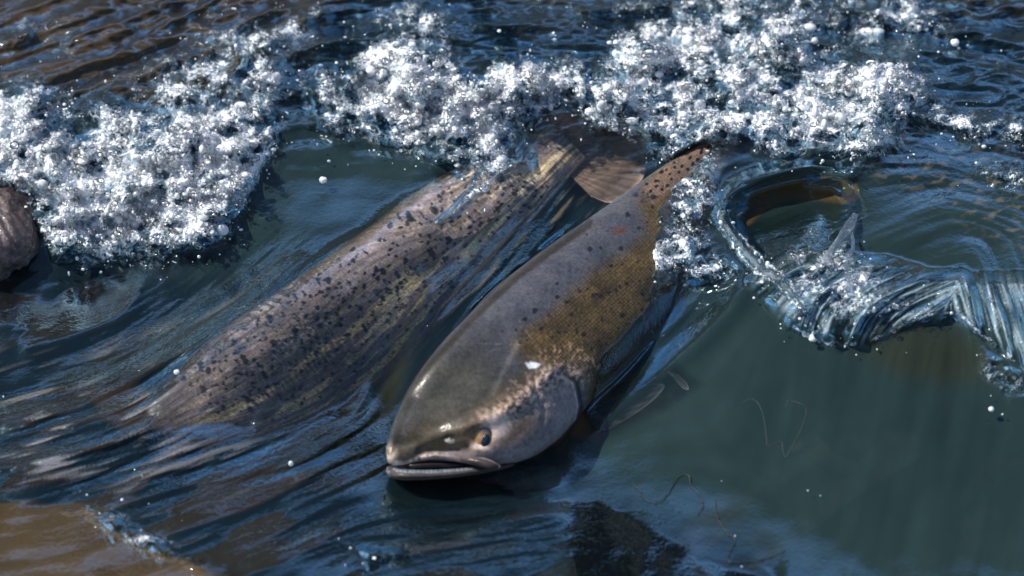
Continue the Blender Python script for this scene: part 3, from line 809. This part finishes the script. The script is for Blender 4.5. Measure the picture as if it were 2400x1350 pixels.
patch = sstep(.25, .5, .6 * S3 + .55 * S2 + .12 * S1)
for pg in ([(-300, 820), (200, 840), (600, 700), (900, 880), (900, 1100), (850, 1400), (560, 1400), (300, 1230), (-300, 1150)], [(880, 1130), (1300, 1130), (1340, 1200), (1330, 1450), (800, 1450)],
           [(1020, 480), (1300, 440), (1330, 540), (1120, 720), (1000, 850)]):
    k_ = polymask(pg, 40) * (1 - polymask([(330, 1000), (420, 860), (760, 600), (1050, 400), (1300, 330), (1280, 480), (1010, 640), (960, 800), (700, 970), (480, 1050)], 30))
    tilt = tilt + k_ * (np.where(patch > 0, -.17 * patch, 0) + .35 * (-.04 - S_CUR))
T_poly(D1, 6, -.16); T_poly(D3, 7, -.18); T_poly(D4, 8, -.18); T_poly(D5, 8, -.18); T_poly(D6, 18, -.13); T_poly(BR, 10, -.16)
calm = np.clip(1 - foam * 1.2, 0, 1)
# integrate the tilt (mostly along the picture's vertical) into height
def integrate(s, wgt=0.12):
    p = np.pad(s, 60, mode='reflect'); p = p - p.mean()
    dy = 0.78e-3 * ST
    ky = 2 * math.pi * np.fft.fftfreq(p.shape[0])[:, None]; kx = 2 * math.pi * np.fft.rfftfreq(p.shape[1])[None]
    den = ky ** 2 + wgt * kx ** 2 + 1e-5
    # v runs towards the camera (-y): dh/dv_index = -s*dy
    h = np.fft.irfft2((-1j * ky) * np.fft.rfft2(-p * dy) / den, p.shape)
    return h[60:-60, 60:-60]
# ripple amplitude by region
ramp = 0.12 + 0.0 * UU
for a in [(450, 850, 380, 170, -33, 1.0), (250, 1050, 420, 110, 5, 1.3), (700, 1080, 300, 80, -10, 1.2), (1180, 560, 170, 130, -40, 1.0), (1560, 800, 200, 60, -45, .7), (1000, 1250, 500, 70, 0, .8),
          (2250, 420, 280, 110, 10, .45), (2150, 150, 330, 130, 10, .9), (700, 120, 700, 120, -10, .9), (1300, 60, 400, 80, 0, 1.0), (80, 80, 330, 130, 0, 1.0), (2320, 650, 120, 120, 0, .5)]:
    ramp = np.maximum(ramp, a[5] * blob(a[0], a[1], a[2], a[3], a[4], 3.0))
ramp *= 1 - 0.85 * polymask([(1300, 1050), (1500, 900), (1750, 720), (2050, 850), (2500, 950), (2600, 1300), (1900, 1330), (1600, 1240)], 60)
ramp *= 1 - 0.7 * polymask([(620, 330), (760, 340), (1000, 380), (1000, 430), (760, 570), (600, 560)], 40)
ramp *= 1 - 0.75 * polymask([(330, 1000), (420, 860), (760, 600), (1050, 400), (1300, 330), (1280, 480), (1010, 640), (960, 800), (700, 970), (480, 1050)], 40)
ramp *= 1 - 0.8 * polymask([(1290, 1120), (1500, 1130), (1900, 1290), (1900, 1450), (1330, 1450), (1300, 1200)], 40)
ramp *= 1 - 0.8 * polymask([(1350, 850), (1560, 800), (1700, 650), (1600, 900), (1400, 1050)], 30)
detail = (0.00040 * S0 + 0.0009 * S1 + 0.0026 * S2 + 0.0048 * S3) * ramp * (1 - 0.5 * foam)
H = H + integrate(tilt) + detail * 0.6
# general swell
H += 0.004 * fbm(UU / 260, VV / 200, 3, 230) * calm
# up-river chop
chop = np.clip(1 - VV / 420, 0, 1) * sstep(-100, 500, UU + VV) 
H += chop * 0.013 * (fbm(UU / 190, VV / 70, 3, 240, ridged=True)) + chop * .0022 * S2 
# glass ridge over the left fish, furrow between the fishes
rd, rp = seg_dist([(1028, 520), (1060, 500), (1110, 450), (1160, 410), (1230, 380)])
H += 0.014 * np.exp(-(rd / (10 + 14 * rp)) ** 2)
fd, fp = seg_dist([(1018, 560), (1000, 640), (970, 740), (930, 860), (900, 980)])
H += -0.004 * np.exp(-(fd / 34) ** 2)
# wave hollow on the right
hol = [(1700, 500), (1760, 440), (1860, 412), (1960, 425), (2005, 480), (1990, 520), (1930, 600), (1830, 620), (1760, 580)]
hd = polymask([tuple(q) for q in interp_path(hol + [hol[0]], 50)[:-1]], 26, UU + 6 * S2 + 3 * S1, VV + 6 * S2 + 3 * S1)
H += -0.030 * hd * sstep(640, 430, VV)
ad, ap = seg_dist(interp_path([(1690, 500), (1740, 440), (1860, 405), (1970, 415), (2040, 360)], 30))
H += 0.009 * np.exp(-((ad + 4 * S2 * .7) / 24) ** 2)
# edge of the tongue of clear water on the right
td, tp = seg_dist([(1760, 660), (1850, 760), (1950, 800), (2040, 800), (2140, 750), (2230, 735), (2300, 780), (2420, 880)])
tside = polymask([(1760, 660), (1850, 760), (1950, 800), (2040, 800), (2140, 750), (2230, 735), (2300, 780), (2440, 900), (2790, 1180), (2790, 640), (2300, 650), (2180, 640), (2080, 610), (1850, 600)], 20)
H += 0.014 * tside + tside * (0.0009 * S1 + 0.0004 * S0 + 0.0030 * S2)
rimp = [(1695, 492), (1700, 520), (1735, 572), (1780, 622), (1830, 657), (1880, 720)]
rl, rq = seg_dist([tuple(q) for q in interp_path(rimp, 30)])
H += 0.012 * np.exp(-((rl + 2 * S1) / 15) ** 2)
rlw = 9 + 6 * np.sin(np.clip(rq, 0, 1) * 3.1)
tl_, _ = seg_dist([tuple(q) for q in interp_path([(1860, 765), (1920, 800), (1990, 808), (2060, 790), (2140, 750), (2200, 735), (2250, 740), (2310, 790), (2420, 880)], 50)])
line = lambda d, w_, c: np.exp(-((d - c) / w_) ** 2)
foamd = np.clip(np.maximum(foamd, (0.72 + .18 * S2) * line(rl + 1.5 * S1, 3.2, rlw) * (rq > 0) * (rq < 1)), 0, 1)
foamd = np.clip(np.maximum(foamd, (0.60 + .25 * S2) * line(tl_ + 1.5 * S1, 4.5 , 0)), 0, 1)
foamd = np.clip(np.maximum(foamd, 0.8 * blob(2330, 800, 70, 12, 42, 3, XW, YW) * sstep(-1, 1, S1)), 0, 1)
foamd = np.clip(np.maximum(foamd, 0.66 * blob(2080, 722, 75, 12, -14, 3, UU + 3 * S1, VV + 3 * S1) * sstep(-1.2, .6, S0)), 0, 1)
foamd = np.clip(np.maximum(foamd, tside * 0.5 * sstep(.9, 2.3, S1 * .8 + S0 * .6)), 0, 1)
foamd = np.clip(np.maximum(foamd, (0.5 + .3 * S0) * blob(1118, 445, 110, 13, -38, 4, UU + 3 * S2, VV + 3 * S2)), 0, 1)
# slope ridge right of the fish
sd_, _ = seg_dist([(1420, 980), (1560, 870), (1680, 760), (1770, 650)])
H += 0.005 * np.exp(-(sd_ / 30) ** 2)
# foam relief
Hf = foam ** 1.2 * (0.022 * fbm(UU / 95, VV / 80, 3, 250) + 0.036 * b1 + 0.010 * b2 + 0.0020 * b3 + 0.003 * lace + 0.002)
H += Hf

for (a, b, c, d, e, f) in [(2085, 190, 80, 70, 20, .026), (985, 160, 90, 65, 20, .020), (1845, 85, 45, 50, 0, .026), (1220, 180, 60, 50, 0, .016), (1450, 240, 70, 70, 0, .016), (2030, 300, 80, 60, 0, .012), (430, 330, 120, 60, 0, .014), (1530, 110, 70, 50, 0, .016)]:
    H += f * blob(a, b, c, d, e, 3.0)
# --- fit the surface round the fish
zr = blur(np.where(HR, ZR, 0), 5) / np.maximum(blur(HR.astype(float), 5), 1e-3)
zl = blur(np.where(HL, ZL, 0), 24) / np.maximum(blur(HL.astype(float), 24), 1e-3)
wl = sstep(0.02, 0.8, blur(HL.astype(float), 26))
H = H * (1 - wl) + np.maximum(H, zl + 0.006 + detail) * wl
Ht = np.maximum(H, np.where(wl > .02, H, H))
zr2 = blur(np.where(HR, ZR, 0), 18) / np.maximum(blur(HR.astype(float), 18), 1e-3)
exposed = [(880, 1050), (905, 985), (940, 890), (1010, 800), (1080, 730), (1150, 670), (1290, 560), (1450, 450), (1560, 370), (1650, 318), (1665, 345), (1600, 410), (1545, 480),
           (1530, 560), (1528, 660), (1510, 730), (1450, 785), (1410, 820), (1395, 870), (1392, 940), (1362, 1015), (1300, 1068), (1180, 1112), (1080, 1135), (990, 1140), (900, 1130)]
em = polymask(exposed, 5, UU + 3 * S1, VV + 3 * S1)
wr = sstep(0.05, 0.5, blur(HR.astype(float), 6))
Hin = np.minimum(H, zr - 0.010)
Hout = np.maximum(H, zr2 + 0.004 + detail * 0.2)
rsoft = sstep(0.15, 0.75, blur(HR.astype(float), 9))
Hfit = Hin * em + Hout * (1 - em)
H = np.where(HR | (wr > 0.5), Hfit, H) 
H = H * (1 - wr) + Hfit * wr
zl8 = blur(np.where(HL, ZL, 0), 7) / np.maximum(blur(HL.astype(float), 7), 1e-3)
H = np.where(HL & (em < .5), np.maximum(H, zl8 + 0.006 + detail * .5), H)
H = blur(H, 2.2)

# --- colours of the water body, with reflections and glints painted in
TEAL = np.array([0.017, 0.034, 0.031]); NAVY = np.array([0.004, 0.011, 0.014]); BROWN = np.array([0.040, 0.026, 0.010]); OLIVE = np.array([0.020, 0.022, 0.009])
murk_refl = np.broadcast_to(NAVY, UU.shape + (3,)).copy()
def paint(mask, col, amt=1.0):
    global murk_refl
    murk_refl = mixc(murk_refl, col, np.clip(mask * amt, 0, 1))
paint(patch * blob(600, 1080, 900, 330, 0, 4) * (1 - sstep(1300, 1450, UU)), BROWN * .55, .9)  # bronze glints painted into the streaky slope patches
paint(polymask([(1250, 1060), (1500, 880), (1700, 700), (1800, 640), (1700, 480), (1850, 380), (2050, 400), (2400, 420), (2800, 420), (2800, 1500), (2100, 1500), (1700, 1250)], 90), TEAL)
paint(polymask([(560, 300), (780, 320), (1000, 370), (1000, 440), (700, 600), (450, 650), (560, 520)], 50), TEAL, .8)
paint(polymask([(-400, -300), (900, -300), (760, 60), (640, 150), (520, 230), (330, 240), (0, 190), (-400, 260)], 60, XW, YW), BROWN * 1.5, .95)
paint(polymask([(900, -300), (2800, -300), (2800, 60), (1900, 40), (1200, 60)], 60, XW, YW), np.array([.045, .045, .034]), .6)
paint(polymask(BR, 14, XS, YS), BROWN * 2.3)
paint(polymask(D4, 10, XS, YS), BROWN * .9); paint(polymask(D1, 8, XS, YS), BROWN * .35); paint(polymask(D3, 8, XS, YS), OLIVE * .1)  # mirrored dark bank also painted into the patch colours
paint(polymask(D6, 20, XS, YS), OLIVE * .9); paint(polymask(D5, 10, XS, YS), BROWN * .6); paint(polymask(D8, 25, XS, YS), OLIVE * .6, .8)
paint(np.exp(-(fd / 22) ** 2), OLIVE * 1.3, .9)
paint(blob(2180, 830, 170, 70, 10, 4, XW, YW), OLIVE * 1.3, .8)
arch, _ = seg_dist(interp_path([(1740, 505), (1790, 462), (1870, 440), (1985, 450)], 24))
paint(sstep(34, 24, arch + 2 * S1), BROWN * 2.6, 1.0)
paint(sstep(0.0, 0.5, fbm(UU / 30, VV / 14, 4, 270)) * polymask([(2000, 330), (2500, 330), (2500, 620), (2330, 560), (2200, 480), (2060, 420)], 40), np.array([.13, .11, .07]), .8)
paint(sstep(0.5, 1.6, S1 * .7 + S2 * .5) * blob(150, 1000, 420, 130, 5, 3), np.array([.32, .32, .33]), .8)  # grey lustre of the surface painted along the streaks
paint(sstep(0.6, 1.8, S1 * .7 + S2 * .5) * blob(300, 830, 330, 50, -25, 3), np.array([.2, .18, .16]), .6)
paint(sstep(0.4, 1.6, S1 * .9 + S2 * .4) * blob(1230, 540, 220, 150, -40, 3), np.array([.18, .14, .08]), .7)  # gold reflections between the fishes, painted on the ripples
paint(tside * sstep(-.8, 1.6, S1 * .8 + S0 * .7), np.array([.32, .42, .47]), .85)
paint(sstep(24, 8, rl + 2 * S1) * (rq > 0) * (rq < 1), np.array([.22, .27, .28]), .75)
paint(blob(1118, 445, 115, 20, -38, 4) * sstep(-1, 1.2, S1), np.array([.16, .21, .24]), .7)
paint(blur(foam, 40) * np.clip(.5 + 1.2 * turb, 0, 1), np.array([.07, .105, .11]), .75)
murk_refl = 0.76 * murk_refl * np.clip(1 + 0.08 * S3 + 0.05 * S2, .6, 1.4)[..., None]

clear = 0.10 + 0 * UU
clear = np.maximum(clear, 0.92 * blur(HL.astype(float), 10))
clear = np.maximum(clear, 0.85 * blur(HR.astype(float), 8))
clear = np.maximum(clear, 0.8 * polymask([(1250, 260), (1500, 260), (1530, 440), (1450, 500), (1300, 450)], 20))
clear = np.maximum(clear, 0.6 * polymask([(1360, 900), (1580, 850), (1650, 900), (1560, 960), (1400, 1040), (1340, 1020)], 20))
fadeL = sstep(330, 560, UU + 0.35 * (VV - 900)); clear = np.where(HL, clear * (0.35 + 0.65 * fadeL), clear)
clear = clear * (1 - .95 * polymask(D3, 8, XS, YS))
ripple = np.clip(0.15 + 0.6 * ramp + 0.5 * foam, 0, 1)

# --- extend the grid outwards so that the river reaches the banks
def extend(a, lo_n, hi_n, g=1.16, s0=ST):
    lo = a[0] - np.cumsum(s0 * g ** np.arange(1, lo_n + 1)); hi = a[-1] + np.cumsum(s0 * g ** np.arange(1, hi_n + 1))
    return np.concatenate([lo[::-1], a, hi]), lo_n, hi_n
UE, ul, uh = extend(U1, 46, 46); VE, vl, vh = extend(V1, 36, 36)
padw = ((vl, vh), (ul, uh))
def pad(a): return np.pad(a, padw + ((0, 0),) * (a.ndim - 2), mode='reflect')
UX, VX = np.meshgrid(UE, VE)
out = np.maximum(np.maximum(U1[0] - UX, UX - U1[-1]), np.maximum(V1[0] - VX, VX - V1[-1]))
fade = np.where(VX < V1[0], 1, sstep(900, 0, out))
HE = pad(H); 
edge = sstep(700, 0, np.maximum(out, 0))
HE = HE * edge + (1 - edge) * 0.06 * sstep(1500, 300, VX)
VXc = np.maximum(VX, -4300)
PW = W(UX, VXc, HE)
CLR = pad(clear)
water = grid_mesh('water', PW, M_WATER, None, False, {'murk_refl': pad(murk_refl)}, {'foam': pad(foamd), 'clear': CLR, 'ripple': pad(ripple)})
tag(water, 'dark blue green river water with ripples, slopes and broken foam', 'water', kind='structure')

def hsample(u, v, a=None):
    a = H if a is None else a
    iu = np.clip(((np.asarray(u) - U1[0]) / ST).astype(int), 0, NU - 1); iv = np.clip(((np.asarray(v) - V1[0]) / ST).astype(int), 0, NV - 1)
    return a[iv, iu]

# ---------------------------------------------------------------- foam beads and spray
def beads(name, label, n, dens, rmed, rsig, lift, mat, subdiv, seed, rmax=0.006):
    r = np.random.default_rng(seed)
    p = dens.ravel() / dens.sum()
    k = r.choice(p.size, n, p=p)
    u = U1[k % NU] + r.uniform(-ST, ST, n); v = V1[k // NU] + r.uniform(-ST, ST, n)
    rad = np.clip(rmed * np.exp(rsig * r.standard_normal(n)), 0.0004, rmax)
    z = hsample(u, v) + lift(u, v, r, n) + rad * r.uniform(-0.3, 0.8, n)
    P = W(u, v, z)
    me = bpy.data.meshes.new(name)
    me.vertices.add(n); me.vertices.foreach_set('co', P.astype(np.float32).ravel())
    a = me.attributes.new('rad', 'FLOAT_VECTOR', 'POINT')
    sc = rad[:, None] * np.clip(1 + 0.25 * r.standard_normal((n, 3)), .5, 1.7)
    a.data.foreach_set('vector', sc.astype(np.float32).ravel())
    o = bpy.data.objects.new(name, me); COL.objects.link(o)
    ng = bpy.data.node_groups.new(name, 'GeometryNodeTree')
    ng.interface.new_socket('Geometry', in_out='INPUT', socket_type='NodeSocketGeometry')
    ng.interface.new_socket('Geometry', in_out='OUTPUT', socket_type='NodeSocketGeometry')
    gi = ng.nodes.new('NodeGroupInput'); go = ng.nodes.new('NodeGroupOutput')
    ico = ng.nodes.new('GeometryNodeMeshIcoSphere'); ico.inputs['Radius'].default_value = 1.0; ico.inputs['Subdivisions'].default_value = subdiv
    sm = ng.nodes.new('GeometryNodeSetShadeSmooth')
    mt = ng.nodes.new('GeometryNodeSetMaterial'); mt.inputs['Material'].default_value = mat
    iop = ng.nodes.new('GeometryNodeInstanceOnPoints')
    at = ng.nodes.new('GeometryNodeInputNamedAttribute'); at.data_type = 'FLOAT_VECTOR'; at.inputs['Name'].default_value = 'rad'
    L = ng.links.new
    L(ico.outputs['Mesh'], sm.inputs[0]); L(sm.outputs[0], mt.inputs['Geometry']); L(mt.outputs[0], iop.inputs['Instance'])
    L(gi.outputs[0], iop.inputs['Points']); L(at.outputs['Attribute'], iop.inputs['Scale']); L(iop.outputs[0], go.inputs[0])
    md = o.modifiers.new('scatter', 'NODES'); md.node_group = ng
    me.materials.append(mat)
    tag(o, label, 'foam' if 'foam' in name else 'spray', kind='stuff')
    return o

M_WB = mat_bead('foam_bubble', True); M_CB = mat_bead('water_bead', False)
pile = lambda u, v, r, n: hsample(u, v, foamd) ** 2 * 0.006 * np.abs(r.standard_normal(n))
dn = np.clip(foamd - 0.34, 0, 1) ** 1.3 * np.clip(0.35 + 2.4 * fbm(UU / 26, VV / 20, 3, 300), 0.03, 2)
dn[:, (U1 < -60)] = 0; dn[:, (U1 > 2460)] = 0; dn[(V1 < -60), :] = 0; dn[V1 > 1400, :] = 0
beads('foam_bubbles', 'white bubbles heaped in the churning foam', 7000, dn, .0010, .65, pile, M_WB, 2, 1)
dn2 = np.clip(foamd - 0.2, 0, 1) ** 0.8 * np.clip(0.3 + 1.8 * fbm(UU / 30, VV / 24, 3, 310), 0.0, 2)
dn2[:, (U1 < -60)] = 0; dn2[:, (U1 > 2460)] = 0; dn2[(V1 < -60), :] = 0; dn2[V1 > 1400, :] = 0
beads('spray_drops', 'clear glinting drops thrown up along the broken water', 11000, dn2, .0010, .6,
      lambda u, v, r, n: pile(u, v, r, n) * 1.4 + 0.002, M_CB, 2, 2)
spr = blur(np.clip(foam, 0, 1), 34) * (1 - 0.9 * np.clip(foam * 1.6, 0, 1)) * np.clip(0.1 + 2 * fbm(UU / 45, VV / 35, 2, 320), 0, 2)
spr += 0.0004
spr[:, (U1 < -60)] = 0; spr[:, (U1 > 2460)] = 0; spr[(V1 < -60), :] = 0; spr[V1 > 1400, :] = 0
beads('spray_specks', 'scattered pale specks of spray over the smooth water', 900, spr, .0008, .5, lambda u, v, r, n: 0.004 + 0.006 * r.random(n), M_WB, 2, 3, 0.0035)

# ---------------------------------------------------------------- clear splashes
def sheet_tube(name, path, lift, rw, rd, milk, parent, seed, ns=160, nt=28):
    S = interp_path(np.column_stack([path, lift, rw, rd]), ns)
    base = hsample(S[:, 0], S[:, 1], HB)
    C = W(S[:, 0], S[:, 1], base + S[:, 2])
    k = ((C - CAM) @ FWD) * TH / 1200
    T = np.gradient(S[:, :2], axis=0); T /= np.linalg.norm(T, axis=1)[:, None] + 1e-9
    A = (-T[:, 1])[:, None] * RGT + (-T[:, 0])[:, None] * UPV
    th = np.linspace(0, 2 * math.pi, nt, endpoint=False)
    s = np.linspace(0, 1, ns)
    rr = 1 + 0.28 * fbm(np.broadcast_to((s * 9)[:, None], (ns, nt)), np.broadcast_to((np.cos(th) * 1.3 + seed)[None], (ns, nt)), 3, seed)
    P = C[:, None] + (A[:, None] * (S[:, 3] * k)[:, None, None] * np.sin(th)[None, :, None] - FWD * (S[:, 4] * k)[:, None, None] * np.cos(th)[None, :, None]) * rr[..., None]
    jj = 3.0 * (S[:, 3] / 14)
    mk = milk * np.clip(0.4 + 1.2 * fbm(np.broadcast_to((s * 5)[:, None], (ns, nt)), np.broadcast_to((np.sin(th) * 6)[None], (ns, nt)), 3, seed + 3), 0, 1.6) ** 2 * 0.22
    mk = mk + 0.28 * sstep(0.72, 0.98, np.abs(np.sin(th)))[None] * np.clip(0.55 + fbm(np.broadcast_to((s * 7)[:, None], (ns, nt)), np.broadcast_to((np.sign(np.sin(th)) * 4.3)[None], (ns, nt)), 3, seed + 8), 0, 1)
    return grid_mesh(name, P, M_CLEAR, parent, True, None, {'milk': np.clip(mk, 0, 1)})
HB = blur(H, 12)
spl = empty('splash', W(1970, 560, 0.09)); tag(spl, 'narrow clear spout of water standing over the bubbling hollow at the right', 'splash')
sheet_tube('spout', [(2006, 500), (1990, 530), (1968, 560), (1945, 595), (1930, 620)], [.012, .016, .016, .012, .006], [5, 12, 8, 9, 16], [5, 7, 6, 7, 6], .7, spl, 402)
sheet_tube('side_jet', [(1996, 545), (2000, 575), (1992, 605), (1985, 630)], [.010, .012, .010, .004], [3, 4, 4, 7], [3, 4, 4, 5], .8, spl, 409)

def drop(u, v, r, lift, label):
    n = 28
    th = np.linspace(0, math.pi, n); ph = np.linspace(0, 2 * math.pi, 2 * n, endpoint=False)
    x = np.sin(th)[:, None] * np.cos(ph); y = np.sin(th)[:, None] * np.sin(ph); z = np.cos(th)[:, None] * np.ones(2 * n)
    k = 1 + 0.22 * fbm(x * 1.7 + u, y * 1.7 + z, 2, int(u))
    o = grid_mesh('water_drop', np.stack([x, y, z * .8], -1) * (r * k)[..., None], M_WB, None, True)
    o.location = Vector(W(u, v, float(hsample(u, v)) + lift)); tag(o, label, 'water drop', 'single drops clear of the foam')
drop(757, 422, .0046, .012, 'lone drop over the smooth dark water left of the spotted fish')
drop(1382, 262, .0058, .016, 'round bright drop just above the tail of the spotted fish')
drop(414, 872, .0032, .005, 'tiny bright drop at the head end of the spotted fish')
drop(2238, 100, .0052, .016, 'pale drop flying at the far upper right of the river')

# ---------------------------------------------------------------- branch reflections built as strands, stone, stick
def strand(name, path, r, mat, label, cat, lift=0.0015):
    S = interp_path(np.array(path, float), 140)
    S = S + np.stack([3 * fbm(S[:, 0] / 9, S[:, 1] / 9, 2, 500), 3 * fbm(S[:, 0] / 9, S[:, 1] / 9, 2, 505)], -1)
    z = hsample(S[:, 0], S[:, 1]) + lift
    C = W(S[:, 0], S[:, 1], z)
    T = np.gradient(C, axis=0); T /= np.linalg.norm(T, axis=1)[:, None]
    A = np.cross(T, [0, 0, 1.0]); A /= np.linalg.norm(A, axis=1)[:, None]; B = np.cross(A, T)
    th = np.linspace(0, 2 * math.pi, 8, endpoint=False)
    taper = (0.5 + 0.7 * np.abs(fbm(np.linspace(0, 9, 140), np.zeros(140), 2, 510)) * 2)[:, None, None] * r
    P = C[:, None] + taper * (A[:, None] * np.cos(th)[None, :, None] + B[:, None] * np.sin(th)[None, :, None])
    o = grid_mesh(name, P - C[0], mat, None, True)
    o.location = C[0]
    tag(o, label, cat)
    return o
M_BRANCH_REFL = mat_simple('dark_branch_reflection', (0.012, 0.012, 0.008), 0.5)  # thin solids added on the water to stand for branch reflections
strand('reflection_strand', [(1482, 1132), (1500, 1150), (1512, 1170), (1540, 1178), (1560, 1165), (1590, 1118), (1612, 1114), (1620, 1140), (1640, 1160), (1648, 1185), (1634, 1206)], .0006, M_BRANCH_REFL,
       'thin dark strand built for a branch reflection, with a hump, nearer the fish chin, on blue water', 'reflection')
strand('reflection_strand', [(1678, 1168), (1680, 1210), (1705, 1250), (1722, 1268), (1705, 1312), (1740, 1318), (1790, 1310), (1840, 1290)], .0006, M_BRANCH_REFL,
       'thin dark strand built for a branch reflection, hooking down to the bottom edge on blue water', 'reflection')
strand('reflection_strand', [(1735, 945), (1765, 935), (1785, 960), (1795, 1010), (1800, 1045), (1830, 1035), (1842, 1070), (1880, 1000), (1888, 955), (1850, 940), (1842, 955)], .0006, mat_simple('olive_branch_reflection', (0.009, 0.013, 0.009), 0.6),
       'faint olive strand built for a branch reflection, looping in the green water right of the fish', 'reflection', -0.0002)

def rock(name, u, v, z, rx, ry, rz, mat, label, seed):
    n = 90
    th = np.linspace(0, math.pi, n); ph = np.linspace(0, 2 * math.pi, 2 * n, endpoint=False)
    x = np.sin(th)[:, None] * np.cos(ph); y = np.sin(th)[:, None] * np.sin(ph); zz = np.cos(th)[:, None] * np.ones(2 * n)
    r = 1 + 0.25 * fbm(x * 1.6 + zz, y * 1.6 - zz, 4, seed) + 0.05 * fbm(x * 7 + zz * 5, y * 7 - zz * 4, 3, seed + 9)
    P = np.stack([x * rx, y * ry, zz * rz], -1) * r[..., None]
    o = grid_mesh(name, P, mat, None, True); o.location = Vector(W(u, v, z)); tag(o, label, 'rock')
    return o
m = N('wet_purple_rock'); ob = m.obj(); a_ = m.noise(28, 6, 0.65, ob); b_ = m.noise(160, 4, 0.7, ob)
cc = m.mixc(m.range(a_, .3, .7), (0.014, 0.009, 0.010), (0.075, 0.050, 0.047)); cc = m.mixc(m.range(b_, 0.5, 0.7), cc, (0.16, 0.11, 0.085))
M_ROCK = m.done(principled(m, Base_Color=cc, Roughness=0.35, Coat_Weight=0.6, Normal=m.bump(m.math('ADD', a_, b_), 0.6, 0.004)))
rock('rock', -12, 545, 0.040, .052, .075, .04, M_ROCK, 'wet reddish brown rock at the left edge under the foam', 520)

# ---------------------------------------------------------------- river bed and banks
nb_ = 120
gx, gy = np.meshgrid(np.linspace(-40, 40, nb_), np.linspace(-6, 60, nb_))
bz = -0.32 + 0.05 * fbm(gx * 1.3, gy * 1.3, 3, 600)
m = N('river_bed'); ob = m.obj(); vo = m.t.nodes.new('ShaderNodeTexVoronoi'); vo.inputs['Scale'].default_value = 9; m.t.links.new(ob, vo.inputs['Vector'])
cb_ = m.mixc(m.noise(4, 4, .6, ob), (0.05, 0.036, 0.018), (0.14, 0.10, 0.06)); cb_ = m.mixc(m.range(vo.outputs['Distance'], 0.3, 0.7), cb_, (0.02, 0.016, 0.01))
M_BED = m.done(principled(m, Base_Color=cb_, Roughness=0.8, Normal=m.bump(vo.outputs['Distance'], 0.8, 0.05)))
bed = grid_mesh('river_bed', np.stack([gx, gy, bz], -1), M_BED); tag(bed, 'brown stony river bed under the dark water', 'ground', kind='structure')

# wooded hillside all round the river: what the water mirrors
na, nr = 720, 26
az = np.linspace(0, 2 * math.pi, na, endpoint=False)
rad = np.linspace(10, 34, nr)
AZ, RD = np.meshgrid(az, rad)
deg = np.degrees((AZ + math.pi) % (2 * math.pi) - math.pi)                # 0 = straight ahead (+y), + to the right
elev = 37 + 5 * sstep(4, -9, deg) - 7.0 * sstep(2, 14, deg)
elev = np.where(np.abs(deg) > 60, 24, elev)
elev = elev + 2.6 * fbm(np.cos(AZ) * 9, np.sin(AZ) * 9, 2, 610) + 1.6 * fbm(np.cos(AZ) * 60, np.sin(AZ) * 60, 3, 612)
f_ = np.linspace(0, 1, nr)[:, None]
top = 34 * np.tan(np.radians(elev))
ZH = top * f_ ** 1.1 - 0.5 + 0.35 * fbm(np.cos(AZ) * RD * 0.6, np.sin(AZ) * RD * 0.6, 3, 615) * f_
m = N('wooded_bank'); ob = m.obj(); q = m.noise(0.9, 6, 0.7, ob)
cbk = m.mixc(m.range(q, .35, .65), (0.002, 0.002, 0.0015), (0.010, 0.007, 0.003))
M_BANK = m.done(principled(m, Base_Color=cbk, Roughness=0.9, Normal=m.bump(q, 1.0, 0.4)))
PHL = np.stack([np.sin(AZ) * RD, np.cos(AZ) * RD, ZH], -1)
PHL = np.concatenate([PHL, PHL[:, :1]], 1)
hill = grid_mesh('hillside', PHL, M_BANK); tag(hill, 'dark wooded hillside round the river', 'hills', kind='structure')
